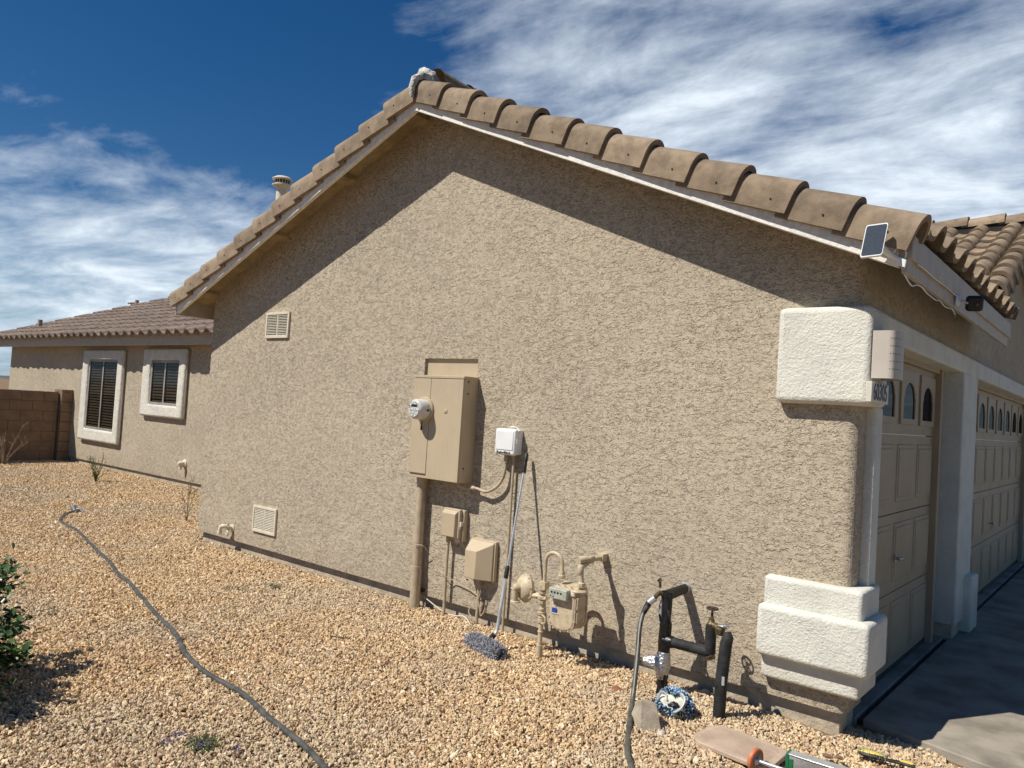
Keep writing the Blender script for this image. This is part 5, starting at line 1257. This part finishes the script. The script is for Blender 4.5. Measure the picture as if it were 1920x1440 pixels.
    e = at(1474, 1441, 2, .045); mb = MB(); mb.tube([w+ax*.005, e+ax*.06], .0085, 12); mk('axle', mb, ALU, o)
    g0 = at(1476, 1428, 2, .045); bx = Vector((1, .05, -.01)).normalized()
    def obox(c0, c1, hw, h0, h1, name, m, bv=.002):
        s = bx.cross(Vector((0, 0, 1))).normalized(); mb = MB(); a, b = g0+bx*c0, g0+bx*c1; z = Vector((0, 0, 1))
        mb.hexa([a-s*hw+z*h0, b-s*hw+z*h0, b+s*hw+z*h0, a+s*hw+z*h0][::-1], [a-s*hw+z*h1, b-s*hw+z*h1, b+s*hw+z*h1, a+s*hw+z*h1][::-1]); return mk(name, mb, m, o, bevel=bv)
    obox(.0, .014, .030, -.05, .050, 'end_plate', GREENP); obox(.0145, .034, .0305, -.045, .030, 'end_cap', GREENP)
    obox(.012, .46, .026, -.04, .044, 'bar', SILVER); obox(.012, .46, .030, .0445, .050, 'bar_top', ALU)
    # scrub brush
    o = top('scrub_brush', at(1665, 1425, 2, -.02), 'yellow and black scrub brush lying near the driveway edge', 'brush')
    z = -.012; a, b, c_, d, e = [at(x_, y_, 2, z+.01) for x_, y_ in ((1609, 1409), (1632, 1416), (1660, 1424), (1688, 1430), (1716, 1438))]
    mb = MB(); mb.tube(spline([a, b, c_, d, e], 4), [.010, .016, .020, .021, .020, .018, .016, .013, .011, .011, .011, .012, .013, .013, .013, .012, .010], 12, flat=.7); mk('handle', mb, BLACKR, o)
    mb = MB(); mb.tube(spline([a+Vector((-.005, 0, .008)), b+Vector((0, 0, .014)), c_+Vector((-.01, 0, .014))], 4), [.008, .012, .015, .016, .016, .015, .013, .010, .006], 10, flat=.5); mb.tube([d+Vector((.0, 0, .010)), e+Vector((-.01, 0, .010))], [.009, .010], 10, flat=.6); mk('yellow_inlay', mb, YELLOWP, o)
    rnd = random.Random(2); mb = MB()
    for _ in range(160):
        q = a.lerp(c_, rnd.random())+Vector((rnd.uniform(-.01, .01), rnd.uniform(-.016, .016), -.004)); mb.tube([q, q+Vector((rnd.uniform(-.006, .006), rnd.uniform(-.01, .012), .022+rnd.uniform(0, .006)))], .0012, 4)
    mk('bristles', mb, mat('bristle_grey', (.42, .42, .30), .7), o)
    # single stones and twigs
    def stone(px, py, r, m, label, sq=(1, .8, .55), seed=0):
        c = at(px, py, 2, r*.3); o = top('stone', c, label, 'stone'); mb = MB(); mb.blob(c, r, 2, .22, 1.2, sq, seed); mk('stone', mb, m, o, flat=True)
    stone(1159, 1294, .036, BRICKR, 'rusty red stone in the gravel left of the foil wrapped pipe', (1.1, .8, .5), 2)
    stone(1241, 1378, .026, mat('pale_stone', (.50, .45, .40), .9, var=.2, vscale=40), 'pale rounded stone just below the grey block', (1, .9, .8), 5)
    stone(1272, 1392, .028, mat('brown_stone', (.30, .20, .13), .9, var=.2, vscale=40), 'brown stone between the wash mitt and the ribbed board', (1, .8, .7), 7)
    stone(1306, 1290, .026, mat('cream_stone', (.58, .46, .33), .9, var=.2, vscale=40), 'cream stone between the two black pipes, left of a pair', (1, .8, .7), 8)
    stone(1322, 1298, .030, mat('cream_stone', (.58, .46, .33)), 'cream stone nearest the standing foam covered pipe', (1.2, .8, .6), 9)
    stone(1552, 1417, .020, mat('dark_stone', (.16, .10, .075), .9), 'dark stone near the wheeled tool, left of two', (1.3, .7, .5), 3)
    stone(1574, 1420, .017, mat('dark_stone', (.16, .10, .075)), 'dark stone near the wheeled tool, right of two', (1.3, .7, .5), 4)
    def twig(pts, r, m, label, name='twig'):
        P = [at(a, b, 2, .018) for a, b in pts]; o = top(name, P[0], label, 'twig'); mb = MB(); mb.tube(spline(P, 5), r, 6, flat=.6); mk('stick', mb, m, o)
    twig([(857, 1272), (880, 1267), (898, 1260), (912, 1254)], .004, TWIG, 'curved dark twig on the gravel in front of the duster head')
    twig([(619, 1192), (640, 1195), (654, 1197)], .005, TWIG, 'short dark stick in the middle of the gravel yard')
    twig([(918, 1305), (930, 1309), (942, 1312)], .008, mat('straw', (.62, .48, .22), .8), 'flat straw coloured chip of wood on the gravel', 'wood_chip')
clutter()
